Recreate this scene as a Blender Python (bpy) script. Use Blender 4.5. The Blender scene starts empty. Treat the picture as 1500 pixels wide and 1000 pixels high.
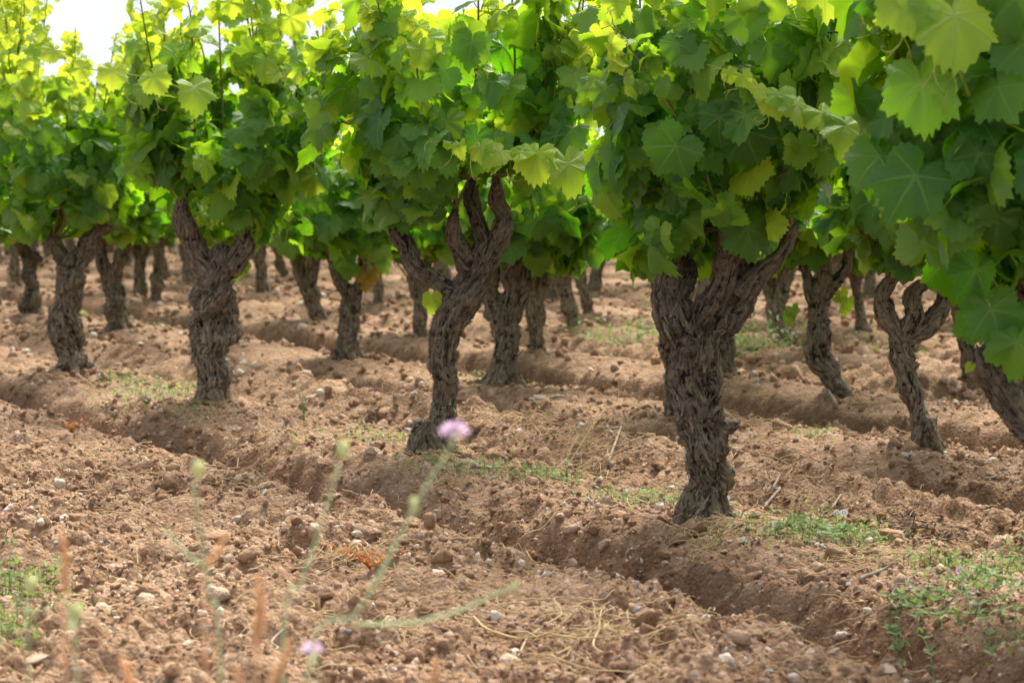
import bpy, bmesh, math, random
import numpy as np
from mathutils import Vector, Matrix

SC = bpy.context.scene
COL = SC.collection
random.seed(7)
RNG = np.random.default_rng(7)

# ------------------------------------------------------------------ camera
H = 0.80                       # lens height above the soil
F = 3333.0                     # focal length in pixels of a 1500 px wide frame (80 mm)
PITCH = math.atan(224 / F)
cam_d = bpy.data.cameras.new('camera')
cam = bpy.data.objects.new('camera', cam_d)
COL.objects.link(cam)
cam.location = (0, 0, H)
cam.rotation_euler = (math.radians(90) - PITCH, 0, 0)
cam_d.sensor_width = 36
cam_d.lens = 80
cam_d.clip_start = 0.05
cam_d.clip_end = 3000
cam_d.dof.use_dof = True
cam_d.dof.focus_distance = 5.6
cam_d.dof.aperture_fstop = 7.1
SC.camera = cam

# ------------------------------------------------------------------ light
SUN_EL, SUN_AZ = math.radians(56), math.radians(20)   # azimuth clockwise from +Y (the view axis)
world = bpy.data.worlds.new('World')
SC.world = world
world.use_nodes = True
wn, wl = world.node_tree.nodes, world.node_tree.links
wn.clear()
wo = wn.new('ShaderNodeOutputWorld')
bg = wn.new('ShaderNodeBackground')
sky = wn.new('ShaderNodeTexSky')
sky.sky_type = 'NISHITA'
sky.sun_disc = False
sky.sun_elevation = SUN_EL
sky.sun_rotation = SUN_AZ
sky.dust_density = 2.0
tc = wn.new('ShaderNodeTexCoord')
nz = wn.new('ShaderNodeTexNoise')
nz.inputs['Scale'].default_value = 3.0
nz.inputs['Detail'].default_value = 7
mp = wn.new('ShaderNodeMapping')
mp.inputs['Scale'].default_value = (1, 1, 2.6)
cr = wn.new('ShaderNodeMapRange')
cr.inputs['From Min'].default_value = 0.35
cr.inputs['From Max'].default_value = 0.65
cr.inputs['To Min'].default_value = 0.55
cr.inputs['To Max'].default_value = 0.95
mx = wn.new('ShaderNodeMix')
mx.data_type = 'RGBA'
mx.inputs['B'].default_value = (10.6, 11.2, 12.0, 1)
wl.new(tc.outputs['Generated'], mp.inputs['Vector'])
wl.new(mp.outputs['Vector'], nz.inputs['Vector'])
wl.new(nz.outputs['Fac'], cr.inputs['Value'])
wl.new(cr.outputs['Result'], mx.inputs['Factor'])
wl.new(sky.outputs['Color'], mx.inputs['A'])
# thin bright cloud, brighter overhead than low down
dt = wn.new('ShaderNodeVectorMath'); dt.operation = 'DOT_PRODUCT'
dt.inputs[1].default_value = (0.12 * math.sin(SUN_AZ), 0.12 * math.cos(SUN_AZ), 1.0)
wl.new(tc.outputs['Generated'], dt.inputs[0])
gl = wn.new('ShaderNodeMapRange')
gl.interpolation_type = 'SMOOTHSTEP'
gl.inputs['From Min'].default_value = 0.0
gl.inputs['From Max'].default_value = 1.0
gl.inputs['To Min'].default_value = 0.95
gl.inputs['To Max'].default_value = 1.35
wl.new(dt.outputs['Value'], gl.inputs['Value'])
ml = wn.new('ShaderNodeVectorMath'); ml.operation = 'SCALE'
wl.new(mx.outputs['Result'], ml.inputs[0])
wl.new(gl.outputs['Result'], ml.inputs['Scale'])
wl.new(ml.outputs['Vector'], bg.inputs['Color'])
bg.inputs['Strength'].default_value = 0.046
wl.new(bg.outputs['Background'], wo.inputs['Surface'])

sun_d = bpy.data.lights.new('sun', 'SUN')
sun_d.energy = 5.0
sun_d.angle = math.radians(36)
sun_d.color = (1.0, 0.94, 0.84)
sun = bpy.data.objects.new('sun', sun_d)
COL.objects.link(sun)
sd = Vector((math.sin(SUN_AZ) * math.cos(SUN_EL), math.cos(SUN_AZ) * math.cos(SUN_EL), math.sin(SUN_EL)))
sun.rotation_euler = sd.to_track_quat('Z', 'Y').to_euler()
sun.location = sd * 30

SC.view_settings.view_transform = 'Standard'
SC.view_settings.look = 'None'
SC.view_settings.exposure = 1.22
SC.view_settings.gamma = 1
SC.cycles.max_bounces = 10
SC.cycles.transmission_bounces = 6
SC.cycles.diffuse_bounces = 5
SC.cycles.sample_clamp_indirect = 8

# ------------------------------------------------------------------ pixel <-> place
_c, _s = math.cos(PITCH), math.sin(PITCH)
def ray(px, py):
    a, b = (px - 750) / F, (500 - py) / F
    return np.array([a, _c + b * _s, -_s + b * _c])
def on_ground(px, py, z=0.0):
    d = ray(px, py)
    t = (z - H) / d[2]
    return np.array([d[0] * t, d[1] * t, z])
def at_depth(px, py, Y):
    d = ray(px, py)
    t = Y / d[1]
    return np.array([d[0] * t, Y, H + d[2] * t])

# ------------------------------------------------------------------ noise
def _hash(ix, iy, iz, seed):
    h = (ix.astype(np.int64) * 374761393 + iy.astype(np.int64) * 668265263 + iz.astype(np.int64) * 2147483647 + seed * 974634777) & 0xFFFFFFFF
    h = ((h ^ (h >> 13)) * 1274126177) & 0xFFFFFFFF
    h = ((h ^ (h >> 16)) * 2246822519) & 0xFFFFFFFF
    h ^= h >> 15
    return (h & 0xFFFFFF).astype(np.float64) / 0xFFFFFF
def noise3(p, seed=0):
    p = np.asarray(p, float)
    i = np.floor(p).astype(np.int64)
    f = p - i
    f = f * f * f * (f * (f * 6 - 15) + 10)
    r = 0
    for dx in (0, 1):
        wx = f[:, 0] if dx else 1 - f[:, 0]
        for dy in (0, 1):
            wy = f[:, 1] if dy else 1 - f[:, 1]
            for dz in (0, 1):
                wz = f[:, 2] if dz else 1 - f[:, 2]
                r = r + wx * wy * wz * _hash(i[:, 0] + dx, i[:, 1] + dy, i[:, 2] + dz, seed)
    return r * 2 - 1
def noise2(x, y, seed=0):
    ix, iy = np.floor(x).astype(np.int64), np.floor(y).astype(np.int64)
    fx, fy = x - ix, y - iy
    fx = fx * fx * (3 - 2 * fx)
    fy = fy * fy * (3 - 2 * fy)
    z = np.zeros_like(ix)
    a = _hash(ix, iy, z, seed) * (1 - fx) + _hash(ix + 1, iy, z, seed) * fx
    b = _hash(ix, iy + 1, z, seed) * (1 - fx) + _hash(ix + 1, iy + 1, z, seed) * fx
    return (a * (1 - fy) + b * fy) * 2 - 1
def domes(x, y, seed):
    """lumps of random size, one per cell: 0 between the lumps, 1 on the tops"""
    ix, iy = np.floor(x).astype(np.int64), np.floor(y).astype(np.int64)
    z = np.zeros_like(ix)
    best = np.zeros_like(x)
    for dx in (-1, 0, 1):
        for dy in (-1, 0, 1):
            cx, cy = ix + dx, iy + dy
            px = cx + _hash(cx, cy, z, seed)
            py = cy + _hash(cx, cy, z, seed + 1)
            rr = 0.25 + 0.65 * _hash(cx, cy, z, seed + 2) ** 1.5
            d = 1 - ((px - x) ** 2 + (py - y) ** 2) / rr ** 2
            best = np.maximum(best, np.sqrt(np.maximum(d, 0)) * rr)
    return best
def unit(v):
    return v / np.maximum(np.linalg.norm(v, axis=-1, keepdims=True), 1e-9)

# ------------------------------------------------------------------ mesh helpers
def link(name, data, parent=None):
    o = bpy.data.objects.new(name, data)
    COL.objects.link(o)
    if parent is not None:
        o.parent = parent
    return o
def tag(o, label=None, cat=None, group=None, kind=None):
    if label: o['label'] = label
    if cat: o['category'] = cat
    if group: o['group'] = group
    if kind: o['kind'] = kind
    return o
def mesh_np(name, V, faces, mat=None, attrs=None, smooth=True):
    """faces: list of (n,k) index arrays"""
    V = np.asarray(V, np.float32)
    faces = [np.asarray(f, np.int32) for f in faces if len(f)]
    me = bpy.data.meshes.new(name)
    me.vertices.add(len(V))
    me.vertices.foreach_set('co', V.ravel())
    tot = np.concatenate([np.full(len(f), f.shape[1], np.int32) for f in faces])
    idx = np.concatenate([f.ravel() for f in faces])
    st = np.concatenate([[0], np.cumsum(tot)[:-1]]).astype(np.int32)
    me.loops.add(len(idx))
    me.loops.foreach_set('vertex_index', idx)
    me.polygons.add(len(tot))
    me.polygons.foreach_set('loop_start', st)
    me.polygons.foreach_set('loop_total', tot)
    me.polygons.foreach_set('use_smooth', np.full(len(tot), bool(smooth)))
    for k, a in (attrs or {}).items():
        a = np.asarray(a, np.float32)
        if a.ndim == 2:
            at = me.attributes.new(k, 'FLOAT_VECTOR', 'POINT')
            at.data.foreach_set('vector', a.ravel())
        else:
            at = me.attributes.new(k, 'FLOAT', 'POINT')
            at.data.foreach_set('value', a)
    if mat: me.materials.append(mat)
    me.update(calc_edges=True)
    return me
class Soup:
    """collects pieces for one mesh"""
    def __init__(s): s.V, s.T, s.Q, s.n, s.A = [], [], [], 0, {}
    def add(s, V, T=None, Q=None, **at):
        V = np.asarray(V)
        s.V.append(V)
        if T is not None and len(T): s.T.append(np.asarray(T) + s.n)
        if Q is not None and len(Q): s.Q.append(np.asarray(Q) + s.n)
        for k, a in at.items(): s.A.setdefault(k, []).append(a)
        s.n += len(V)
    def mesh(s, name, mat, smooth=True):
        f = []
        if s.T: f.append(np.concatenate(s.T))
        if s.Q: f.append(np.concatenate(s.Q))
        return mesh_np(name, np.concatenate(s.V), f, mat, {k: np.concatenate(a) for k, a in s.A.items()}, smooth)
def catmull(P, step):
    P = np.asarray(P, float)
    if len(P) < 3:
        n = max(2, int(np.linalg.norm(P[-1][:3] - P[0][:3]) / step) + 1)
        t = np.linspace(0, 1, n)[:, None]
        return P[0] * (1 - t) + P[-1] * t
    E = np.vstack([2 * P[0] - P[1], P, 2 * P[-1] - P[-2]])
    out = []
    for i in range(1, len(E) - 2):
        n = max(2, int(np.linalg.norm(E[i + 1][:3] - E[i][:3]) / step))
        t = (np.arange(n) / n)[:, None]
        a, b, c, d = E[i - 1], E[i], E[i + 1], E[i + 2]
        out.append(0.5 * (2 * b + (c - a) * t + (2 * a - 5 * b + 4 * c - d) * t ** 2 + (3 * b - a - 3 * c + d) * t ** 3))
    out.append(P[-1][None])
    return np.vstack(out)
def frames(P):
    T = unit(np.gradient(P, axis=0))
    n = np.array([1.0, 0, 0]) if abs(T[0][0]) < .8 else np.array([0, 1.0, 0])
    N = []
    for t in T:
        n = n - t * n.dot(t)
        n = n / max(np.linalg.norm(n), 1e-9)
        N.append(n)
    N = np.array(N)
    return T, N, np.cross(T, N)
def tube(P, R, k=6):
    """open path -> tube with pointed ends closed by single vertices"""
    P = np.asarray(P, float)
    R = np.broadcast_to(np.asarray(R, float), (len(P),))
    T, N, B = frames(P)
    a = np.arange(k) * 2 * math.pi / k
    V = P[:, None] + R[:, None, None] * (np.cos(a)[None, :, None] * N[:, None] + np.sin(a)[None, :, None] * B[:, None])
    V = V.reshape(-1, 3)
    n = len(P)
    i, j = np.meshgrid(np.arange(n - 1), np.arange(k), indexing='ij')
    i, j = i.ravel(), j.ravel()
    jn = (j + 1) % k
    Q = np.stack([i * k + j, i * k + jn, (i + 1) * k + jn, (i + 1) * k + j], 1)
    V = np.vstack([V, P[0] - T[0] * R[0] * .4, P[-1] + T[-1] * R[-1] * .4])
    jj = np.arange(k)
    T1 = np.stack([np.full(k, n * k), (jj + 1) % k, jj], 1)
    T2 = np.stack([np.full(k, n * k + 1), (n - 1) * k + jj, (n - 1) * k + (jj + 1) % k], 1)
    return V, np.vstack([T1, T2]), Q

# ------------------------------------------------------------------ materials
def new_mat(name):
    m = bpy.data.materials.new(name)
    m.use_nodes = True
    return m, m.node_tree.nodes, m.node_tree.links, m.node_tree.nodes['Principled BSDF']
class G:
    """little helper for node graphs"""
    def __init__(s, m): s.n, s.l = m.node_tree.nodes, m.node_tree.links
    def put(s, sock, v):
        if isinstance(v, bpy.types.NodeSocket): s.l.new(v, sock)
        elif v is not None: sock.default_value = v
    def math(s, op, a, b=None, c=None, clamp=False):
        n = s.n.new('ShaderNodeMath'); n.operation = op; n.use_clamp = clamp
        for k, v in enumerate((a, b, c)): s.put(n.inputs[k], v)
        return n.outputs[0]
    def mix(s, f, a, b, blend='MIX'):
        n = s.n.new('ShaderNodeMix'); n.data_type = 'RGBA'; n.blend_type = blend
        s.put(n.inputs['Factor'], f)
        s.put(n.inputs['A'], (*a, 1) if isinstance(a, tuple) and len(a) == 3 else a)
        s.put(n.inputs['B'], (*b, 1) if isinstance(b, tuple) and len(b) == 3 else b)
        return n.outputs['Result']
    def noise(s, vec, scale, detail=4, rough=.6, color=False):
        n = s.n.new('ShaderNodeTexNoise')
        if vec is not None: s.l.new(vec, n.inputs['Vector'])
        n.inputs['Scale'].default_value = scale
        n.inputs['Detail'].default_value = detail
        n.inputs['Roughness'].default_value = rough
        return n.outputs['Color' if color else 'Fac']
    def voro(s, vec, scale, out='Color'):
        n = s.n.new('ShaderNodeTexVoronoi')
        if vec is not None: s.l.new(vec, n.inputs['Vector'])
        n.inputs['Scale'].default_value = scale
        return n.outputs[out]
    def range(s, v, a, b, c=0, d=1, smooth=False):
        n = s.n.new('ShaderNodeMapRange')
        if smooth: n.interpolation_type = 'SMOOTHSTEP'
        for k, x in zip(('Value', 'From Min', 'From Max', 'To Min', 'To Max'), (v, a, b, c, d)): s.put(n.inputs[k], x)
        return n.outputs['Result']
    def attr(s, name, out='Fac'):
        n = s.n.new('ShaderNodeAttribute'); n.attribute_name = name
        return n.outputs[out]
    def sep(s, v):
        n = s.n.new('ShaderNodeSeparateXYZ'); s.l.new(v, n.inputs[0]); return n.outputs
    def pos(s): return s.n.new('ShaderNodeNewGeometry').outputs['Position']
    def obj(s): return s.n.new('ShaderNodeTexCoord').outputs['Object']
    def rnd(s): return s.n.new('ShaderNodeObjectInfo').outputs['Random']
    def bump(s, h, dist, strength=1.0):
        n = s.n.new('ShaderNodeBump')
        n.inputs['Distance'].default_value = dist
        n.inputs['Strength'].default_value = strength
        s.l.new(h, n.inputs['Height'])
        return n.outputs['Normal']

def soil_material(name, piece=False):
    m, n, l, p = new_mat(name)
    g = G(m)
    pos = g.pos()
    big = g.noise(pos, 1.1, 4)
    mid = g.noise(pos, 14, 5, .65)
    fine = g.noise(pos, 130, 4, .7)
    c = g.mix(g.range(big, .35, .65), (.225, .122, .064), (.295, .174, .098))
    c = g.mix(g.range(mid, .42, .72), c, (.43, .285, .18))
    c = g.mix(g.range(mid, .48, .25), c, (.125, .062, .031))
    c = g.mix(g.range(fine, .3, .7, -.25, .35), c, (.48, .345, .235))
    if piece:
        t = g.attr('tone')
        c = g.mix(g.range(t, 0, .5, .35, 0), c, (.22, .122, .066))
        c = g.mix(g.range(t, .55, .95, 0, .7), c, (.56, .43, .325))
        c = g.mix(g.range(t, .975, .98), c, (.56, .47, .38))
        c = g.mix(g.math('MULTIPLY', g.range(t, .955, .96), g.range(t, .975, .97)), c, (.30, .24, .21))
    else:
        # small grit lying in the earth
        v = g.voro(pos, 95)
        rr = g.sep(v)
        c = g.mix(g.range(rr[0], .94, .96, 0, .5), c, (.56, .45, .35))
        c = g.mix(g.range(rr[1], .93, .95, 0, .6), c, (.26, .19, .15))
        damp = g.attr('damp')
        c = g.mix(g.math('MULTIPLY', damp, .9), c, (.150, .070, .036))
    l.new(c, p.inputs['Base Color'])
    p.inputs['Roughness'].default_value = .95
    p.inputs['Specular IOR Level'].default_value = .15
    h = g.math('ADD', g.math('MULTIPLY', fine, .5), g.math('MULTIPLY', g.noise(pos, 55, 5, .7), 1.0))
    h = g.math('ADD', h, g.math('MULTIPLY', g.voro(pos, 95, 'Distance'), -.6))
    l.new(g.bump(h, .020 if not piece else .010, .9), p.inputs['Normal'])
    return m

def bark_material():
    m, n, l, p = new_mat('old_vine_bark')
    g = G(m)
    bk = g.attr('bark', 'Vector')
    obj = g.obj()
    rnd = g.rnd()
    st = n.new('ShaderNodeMapping'); st.inputs['Scale'].default_value = (1, 1, .3)
    l.new(bk, st.inputs['Vector'])
    fib = g.noise(st.outputs['Vector'], 7.0, 8, .75)
    flake = g.noise(bk, 5.0, 6, .7)
    pat = g.noise(obj, 11, 5, .6)
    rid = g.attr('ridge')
    c = g.mix(g.range(fib, .40, .62), (.034, .026, .021), (.30, .245, .19))
    c = g.mix(g.range(pat, .45, .65, 0, .55), c, (.14, .10, .075))
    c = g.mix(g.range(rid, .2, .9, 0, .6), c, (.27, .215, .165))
    # pale grey-yellow lichen and loose fibre, more of it on the old lower wood
    z = g.attr('old')
    lich = g.math('MULTIPLY', g.range(flake, .44, .60), g.range(fib, .38, .56))
    c = g.mix(g.math('MULTIPLY', lich, g.range(z, 0, 1, .25, 1.0)), c, (.42, .355, .23))
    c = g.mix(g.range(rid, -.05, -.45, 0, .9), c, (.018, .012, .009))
    c = g.mix(g.math('MULTIPLY', g.range(z, .93, 1.12), g.range(pat, .35, .6, .2, .8)), c, (.30, .20, .125))
    hs = n.new('ShaderNodeHueSaturation')
    l.new(g.range(rnd, 0, 1, .85, 1.2), hs.inputs['Value'])
    l.new(c, hs.inputs['Color'])
    l.new(hs.outputs['Color'], p.inputs['Base Color'])
    p.inputs['Roughness'].default_value = .9
    p.inputs['Specular IOR Level'].default_value = .2
    h = g.math('ADD', g.math('MULTIPLY', fib, 1.0), g.math('MULTIPLY', flake, .35))
    l.new(g.bump(h, .02, 1.0), p.inputs['Normal'])
    return m

def leaf_material():
    """vine leaf: 'lf' holds the blade coordinates (x, y) and a random number; 'age' 0 old dark .. 1 yellow-green of young growth and painted backlight, below 0 withered"""
    m, n, l, p = new_mat('vine_leaf')
    g = G(m)
    lf = g.sep(g.attr('lf', 'Vector'))
    x, y, r = g.math('ABSOLUTE', lf[0]), lf[1], lf[2]
    age = g.attr('age')
    def vein(ang, w):
        sa, ca = math.sin(ang), math.cos(ang)
        d = g.math('ABSOLUTE', g.math('SUBTRACT', g.math('MULTIPLY', x, ca), g.math('MULTIPLY', y, sa)))
        t = g.math('ADD', g.math('MULTIPLY', x, sa), g.math('MULTIPLY', y, ca))
        wd = g.math('MULTIPLY', g.math('SUBTRACT', .75, t), w)
        v = g.math('SUBTRACT', 1.0, g.math('DIVIDE', d, wd), clamp=True)
        side = g.math('PINGPONG', g.math('SUBTRACT', g.math('MULTIPLY', t, 9.0), g.math('MULTIPLY', d, 7.0)), .5)
        sv = g.math('MULTIPLY', g.range(side, .09, .0), g.range(d, .16, .05))
        sv = g.math('MULTIPLY', sv, .45)
        return g.math('MULTIPLY', g.math('MAXIMUM', v, sv), g.range(t, -.01, .02))
    v = g.math('MAXIMUM', g.math('MAXIMUM', vein(0, .052), vein(math.radians(50), .042)), vein(math.radians(108), .036))
    mot = g.noise(g.attr('lf', 'Vector'), 7, 4)
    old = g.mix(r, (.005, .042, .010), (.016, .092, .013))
    yng_lit = g.mix(r, (.13, .30, .008), (.27, .42, .014))
    c = g.mix(g.range(age, 0, 1), old, yng_lit)
    c = g.mix(g.range(mot, .35, .7, 0, .35), c, g.mix(.3, c, (.06, .14, .02)))
    sp_n = g.noise(g.attr('lf', 'Vector'), 3.1, 2)
    spot = g.math('MULTIPLY', g.range(sp_n, .66, .70), g.range(r, .62, .66))
    c = g.mix(g.math('MULTIPLY', spot, .7), c, (.20, .13, .04))
    dry = g.range(age, -.2, -.8)
    c = g.mix(dry, c, g.mix(g.range(mot, .4, .6), (.36, .27, .04), (.25, .10, .025)))
    c = g.mix(g.math('MULTIPLY', v, .7), c, (.22, .36, .09))
    geo = n.new('ShaderNodeNewGeometry')
    cb = g.mix(.3, c, (.14, .25, .07))
    cf = g.mix(geo.outputs['Backfacing'], c, cb)
    l.new(cf, p.inputs['Base Color'])
    p.inputs['Roughness'].default_value = .40
    p.inputs['Specular IOR Level'].default_value = .26
    h = g.math('ADD', g.math('MULTIPLY', v, -.6), g.math('MULTIPLY', g.noise(g.attr('lf', 'Vector'), 22, 3), .5))
    nb = g.bump(h, .004, .6)
    l.new(nb, p.inputs['Normal'])
    tr = n.new('ShaderNodeBsdfTranslucent')
    tcol = g.mix(g.range(age, 0, 1), g.mix(r, (.17, .56, .005), (.38, .72, .008)), (.78, .88, .05))
    tcol = g.mix(dry, tcol, (.55, .30, .03))
    tcol = g.mix(g.math('MULTIPLY', v, .4), tcol, (.25, .35, .05))
    l.new(tcol, tr.inputs['Color'])
    ms = n.new('ShaderNodeMixShader')
    ms.inputs[0].default_value = .46
    l.new(p.outputs[0], ms.inputs[1])
    l.new(tr.outputs[0], ms.inputs[2])
    out = [q for q in n if q.type == 'OUTPUT_MATERIAL'][0]
    l.new(ms.outputs[0], out.inputs['Surface'])
    return m

def plain(name, a, b, scale=30, rough=.8, trans=None, bump=.003, stretch=None):
    m, n, l, p = new_mat(name)
    g = G(m)
    o = g.obj()
    if stretch:
        mpn = n.new('ShaderNodeMapping'); mpn.inputs['Scale'].default_value = stretch
        l.new(o, mpn.inputs['Vector']); o = mpn.outputs['Vector']
    f = g.noise(o, scale, 5, .65)
    c = g.mix(g.range(f, .35, .65), a, b)
    hs = n.new('ShaderNodeHueSaturation')
    l.new(g.range(g.rnd(), 0, 1, .82, 1.18), hs.inputs['Value'])
    l.new(c, hs.inputs['Color'])
    l.new(hs.outputs['Color'], p.inputs['Base Color'])
    p.inputs['Roughness'].default_value = rough
    p.inputs['Specular IOR Level'].default_value = .25
    if bump: l.new(g.bump(f, bump, .8), p.inputs['Normal'])
    if trans:
        tr = n.new('ShaderNodeBsdfTranslucent'); tr.inputs['Color'].default_value = (*trans, 1)
        ms = n.new('ShaderNodeMixShader'); ms.inputs[0].default_value = .35
        l.new(p.outputs[0], ms.inputs[1]); l.new(tr.outputs[0], ms.inputs[2])
        out = [q for q in n if q.type == 'OUTPUT_MATERIAL'][0]
        l.new(ms.outputs[0], out.inputs['Surface'])
    return m

M_SOIL = soil_material('tilled_soil')
M_CLOD = soil_material('soil_clod', True)
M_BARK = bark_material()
M_LEAF = leaf_material()
M_CANE = plain('green_cane', (.10, .115, .028), (.17, .12, .045), 14, .55, bump=.001)
M_TEND = plain('tendril', (.30, .36, .06), (.36, .40, .09), 20, .5, (.5, .55, .08), 0)
M_WHITE = plain('white_stone', (.34, .25, .18), (.53, .43, .33), 40, .8)
M_TAN = plain('tan_stone', (.40, .27, .18), (.56, .43, .33), 35, .9)
M_RED = plain('red_stone', (.17, .085, .06), (.27, .15, .11), 30, .85)
M_GREY = plain('grey_stone', (.25, .23, .22), (.40, .37, .35), 35, .85)
M_TWIG = plain('dead_twig', (.18, .14, .105), (.40, .34, .27), 25, .85, stretch=(1, 1, 1))
M_STRAW = plain('dry_straw', (.50, .36, .18), (.66, .51, .30), 20, .7, (.5, .4, .2), 0)
M_GRASS = plain('weed_leaf', (.11, .17, .055), (.22, .29, .12), 9, .6, (.25, .38, .06), 0)
M_RUST = plain('withered_leaf', (.36, .10, .035), (.50, .22, .07), 20, .8, (.5, .2, .05), 0)
M_STEM = plain('pale_stem', (.34, .42, .20), (.46, .52, .30), 20, .7, bump=0)
M_BUD = plain('flower_bud', (.40, .44, .14), (.56, .54, .26), 60, .8, bump=.002)
M_PETAL = plain('pink_petal', (.62, .40, .60), (.80, .62, .78), 60, .7, (.7, .45, .65), 0)
M_PETAL_W = plain('white_petal', (.75, .66, .72), (.85, .80, .82), 60, .7, (.8, .7, .75), 0)
M_SPIKE = plain('dry_spike', (.70, .46, .26), (.84, .62, .41), 40, .85, (.7, .4, .15), 0)

def ico(sub):
    b = bmesh.new(); bmesh.ops.create_icosphere(b, subdivisions=sub, radius=1)
    V = np.array([v.co[:] for v in b.verts]); T = np.array([[v.index for v in f.verts] for f in b.faces]); b.free()
    return V, T

# ------------------------------------------------------------------ the rows
DV = unit(np.array([-1825.0 / F, 1.0023]))           # along a vine row, into the distance
QV = np.array([DV[1], -DV[0]])                        # across the rows, away from the camera
def qd(x, y): return x * QV[0] + y * QV[1], x * DV[0] + y * DV[1]
def xy(q, d): return q * QV[0] + d * DV[0], q * QV[1] + d * DV[1]
_row = lambda pts: float(np.mean([qd(*on_ground(*p)[:2])[0] for p in pts]))
Q1 = _row([(105, 550), (310, 597), (635, 668), (1030, 768)])
Q2 = _row([(1352, 658), (735, 565), (508, 528), (175, 482), (988, 607)])
Q3 = _row([(1230, 580), (787, 518), (615, 492), (470, 472)])
ROWS = [Q1, Q2, Q3] + [Q3 + 1.22 * k for k in range(1, 30)]
PROF_U = np.array([-.71, -.62, -.545, -.48, -.40, -.31, -.18, 0, .20, .34, .46, .58, .71])
PROF_H = np.array([.035, -.005, -.085, -.132, -.112, -.006, .024, .026, .010, -.035, -.075, -.025, .035])

def macro(x, y):
    q, d = qd(x, y)
    far = np.interp(q, [Q1 + .3, Q1 + 1.1], [1.0, .6])
    q = q + far * .03 * noise2(d * .9, q * .6, 3) + far * .020 * noise2(d * 4.3, q * 4.3, 4) + far * .016 * noise2(d * 13, q * 13, 5)
    rows = np.array(ROWS)
    k = np.clip(np.searchsorted((rows[1:] + rows[:-1]) / 2, q), 0, len(rows) - 1)
    u = q - rows[k]
    half = np.where(k == 0, .71, .62)
    us = np.where(k == 0, u, u * .71 / half)
    h = np.interp(us, PROF_U, PROF_H) + np.where((u > -.72) | (k > 0), 0, -.012 * np.exp(-((u + 1.15) / .09) ** 2))
    amp = np.where(k == 0, 1.15, 1.9 + .35 * noise2(d * .5, k * 3.3, 9))
    h = np.where(h < 0, h * amp, h)
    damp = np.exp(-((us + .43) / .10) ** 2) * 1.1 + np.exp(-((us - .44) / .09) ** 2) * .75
    strip = np.exp(-(u / .27) ** 2)
    return h, np.clip(damp, 0, 1), strip
_r = np.random.default_rng(1).uniform(0, 60, (2, 40000))
DOME_MEAN = float(domes(_r[0], _r[1], 21).mean())
def ground(x, y, sp=None, detail=True):
    x, y = np.atleast_1d(np.asarray(x, float)), np.atleast_1d(np.asarray(y, float))
    h, damp, strip = macro(x, y)
    if sp is None: sp = np.full(x.shape, .008)
    h = h + .007 * noise2(x * 2.3, y * 2.3, 11) + .007 * noise2(x * 6.7, y * 6.7, 12)
    rough = (1 - .45 * strip) * (1 - .1 * damp)
    for cell, amp, s in ((.15, .018, 21), (.075, .058, 31), (.036, .072, 41), (.018, .070, 51)):
        fade = np.clip((cell / sp - 1.3) / 1.4, 0, 1) * rough
        act = fade > 0
        if not act.any(): continue
        w = np.zeros_like(x)
        ww = .6 * cell
        xs, ys = x[act], y[act]
        jx = xs + ww * .35 * noise2(xs / ww, ys / ww, s + 5)
        jy = ys + ww * .35 * noise2(xs / ww + 9, ys / ww, s + 6)
        w[act] = domes(jx / cell, jy / cell, s)
        patch = .35 + .65 * np.clip(.5 + .9 * noise2(x * 1.7 / (cell * 9), y * 1.7 / (cell * 9), s + 7), 0, 1.2)
        h = h + fade * patch * (w - DOME_MEAN) * amp * (cell / .075) ** .75
    return h - .018, damp, strip

def gz(x, y):
    return float(ground([x], [y])[0][0])

def build_ground():
    Y = [1.0]
    while Y[-1] < 2.6: Y.append(Y[-1] + .012)
    while Y[-1] < 14: Y.append(Y[-1] + min(.0018 * Y[-1], .0125))
    while Y[-1] < 90: Y.append(Y[-1] * 1.0032)
    while Y[-1] < 1500: Y.append(Y[-1] * 1.15)
    Y = np.array(Y)
    U = list(np.arange(-.30, .3001, .0017))
    s = .0017
    while U[-1] < 2.5:
        s *= 1.12
        U.append(U[-1] + s)
    U = np.array(sorted([-v for v in U[len(list(np.arange(-.30, .3001, .0017))):]] + U))
    yy, uu = np.meshgrid(Y, U, indexing='ij')
    xx = uu * (yy + .3)
    du = np.gradient(U)
    sp = np.maximum(np.abs(du)[None, :] * (yy + .3), np.gradient(Y)[:, None] * .75)
    h, damp, _ = ground(xx.ravel(), yy.ravel(), sp.ravel())
    ny, nu = yy.shape
    V = np.stack([xx.ravel(), yy.ravel(), h], 1)
    i, j = np.meshgrid(np.arange(ny - 1), np.arange(nu - 1), indexing='ij')
    a = (i * nu + j).ravel()
    Qd = np.stack([a, a + 1, a + nu + 1, a + nu], 1)
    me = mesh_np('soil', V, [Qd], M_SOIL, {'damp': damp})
    tag(link('soil_ground', me), kind='structure')
build_ground()

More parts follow.
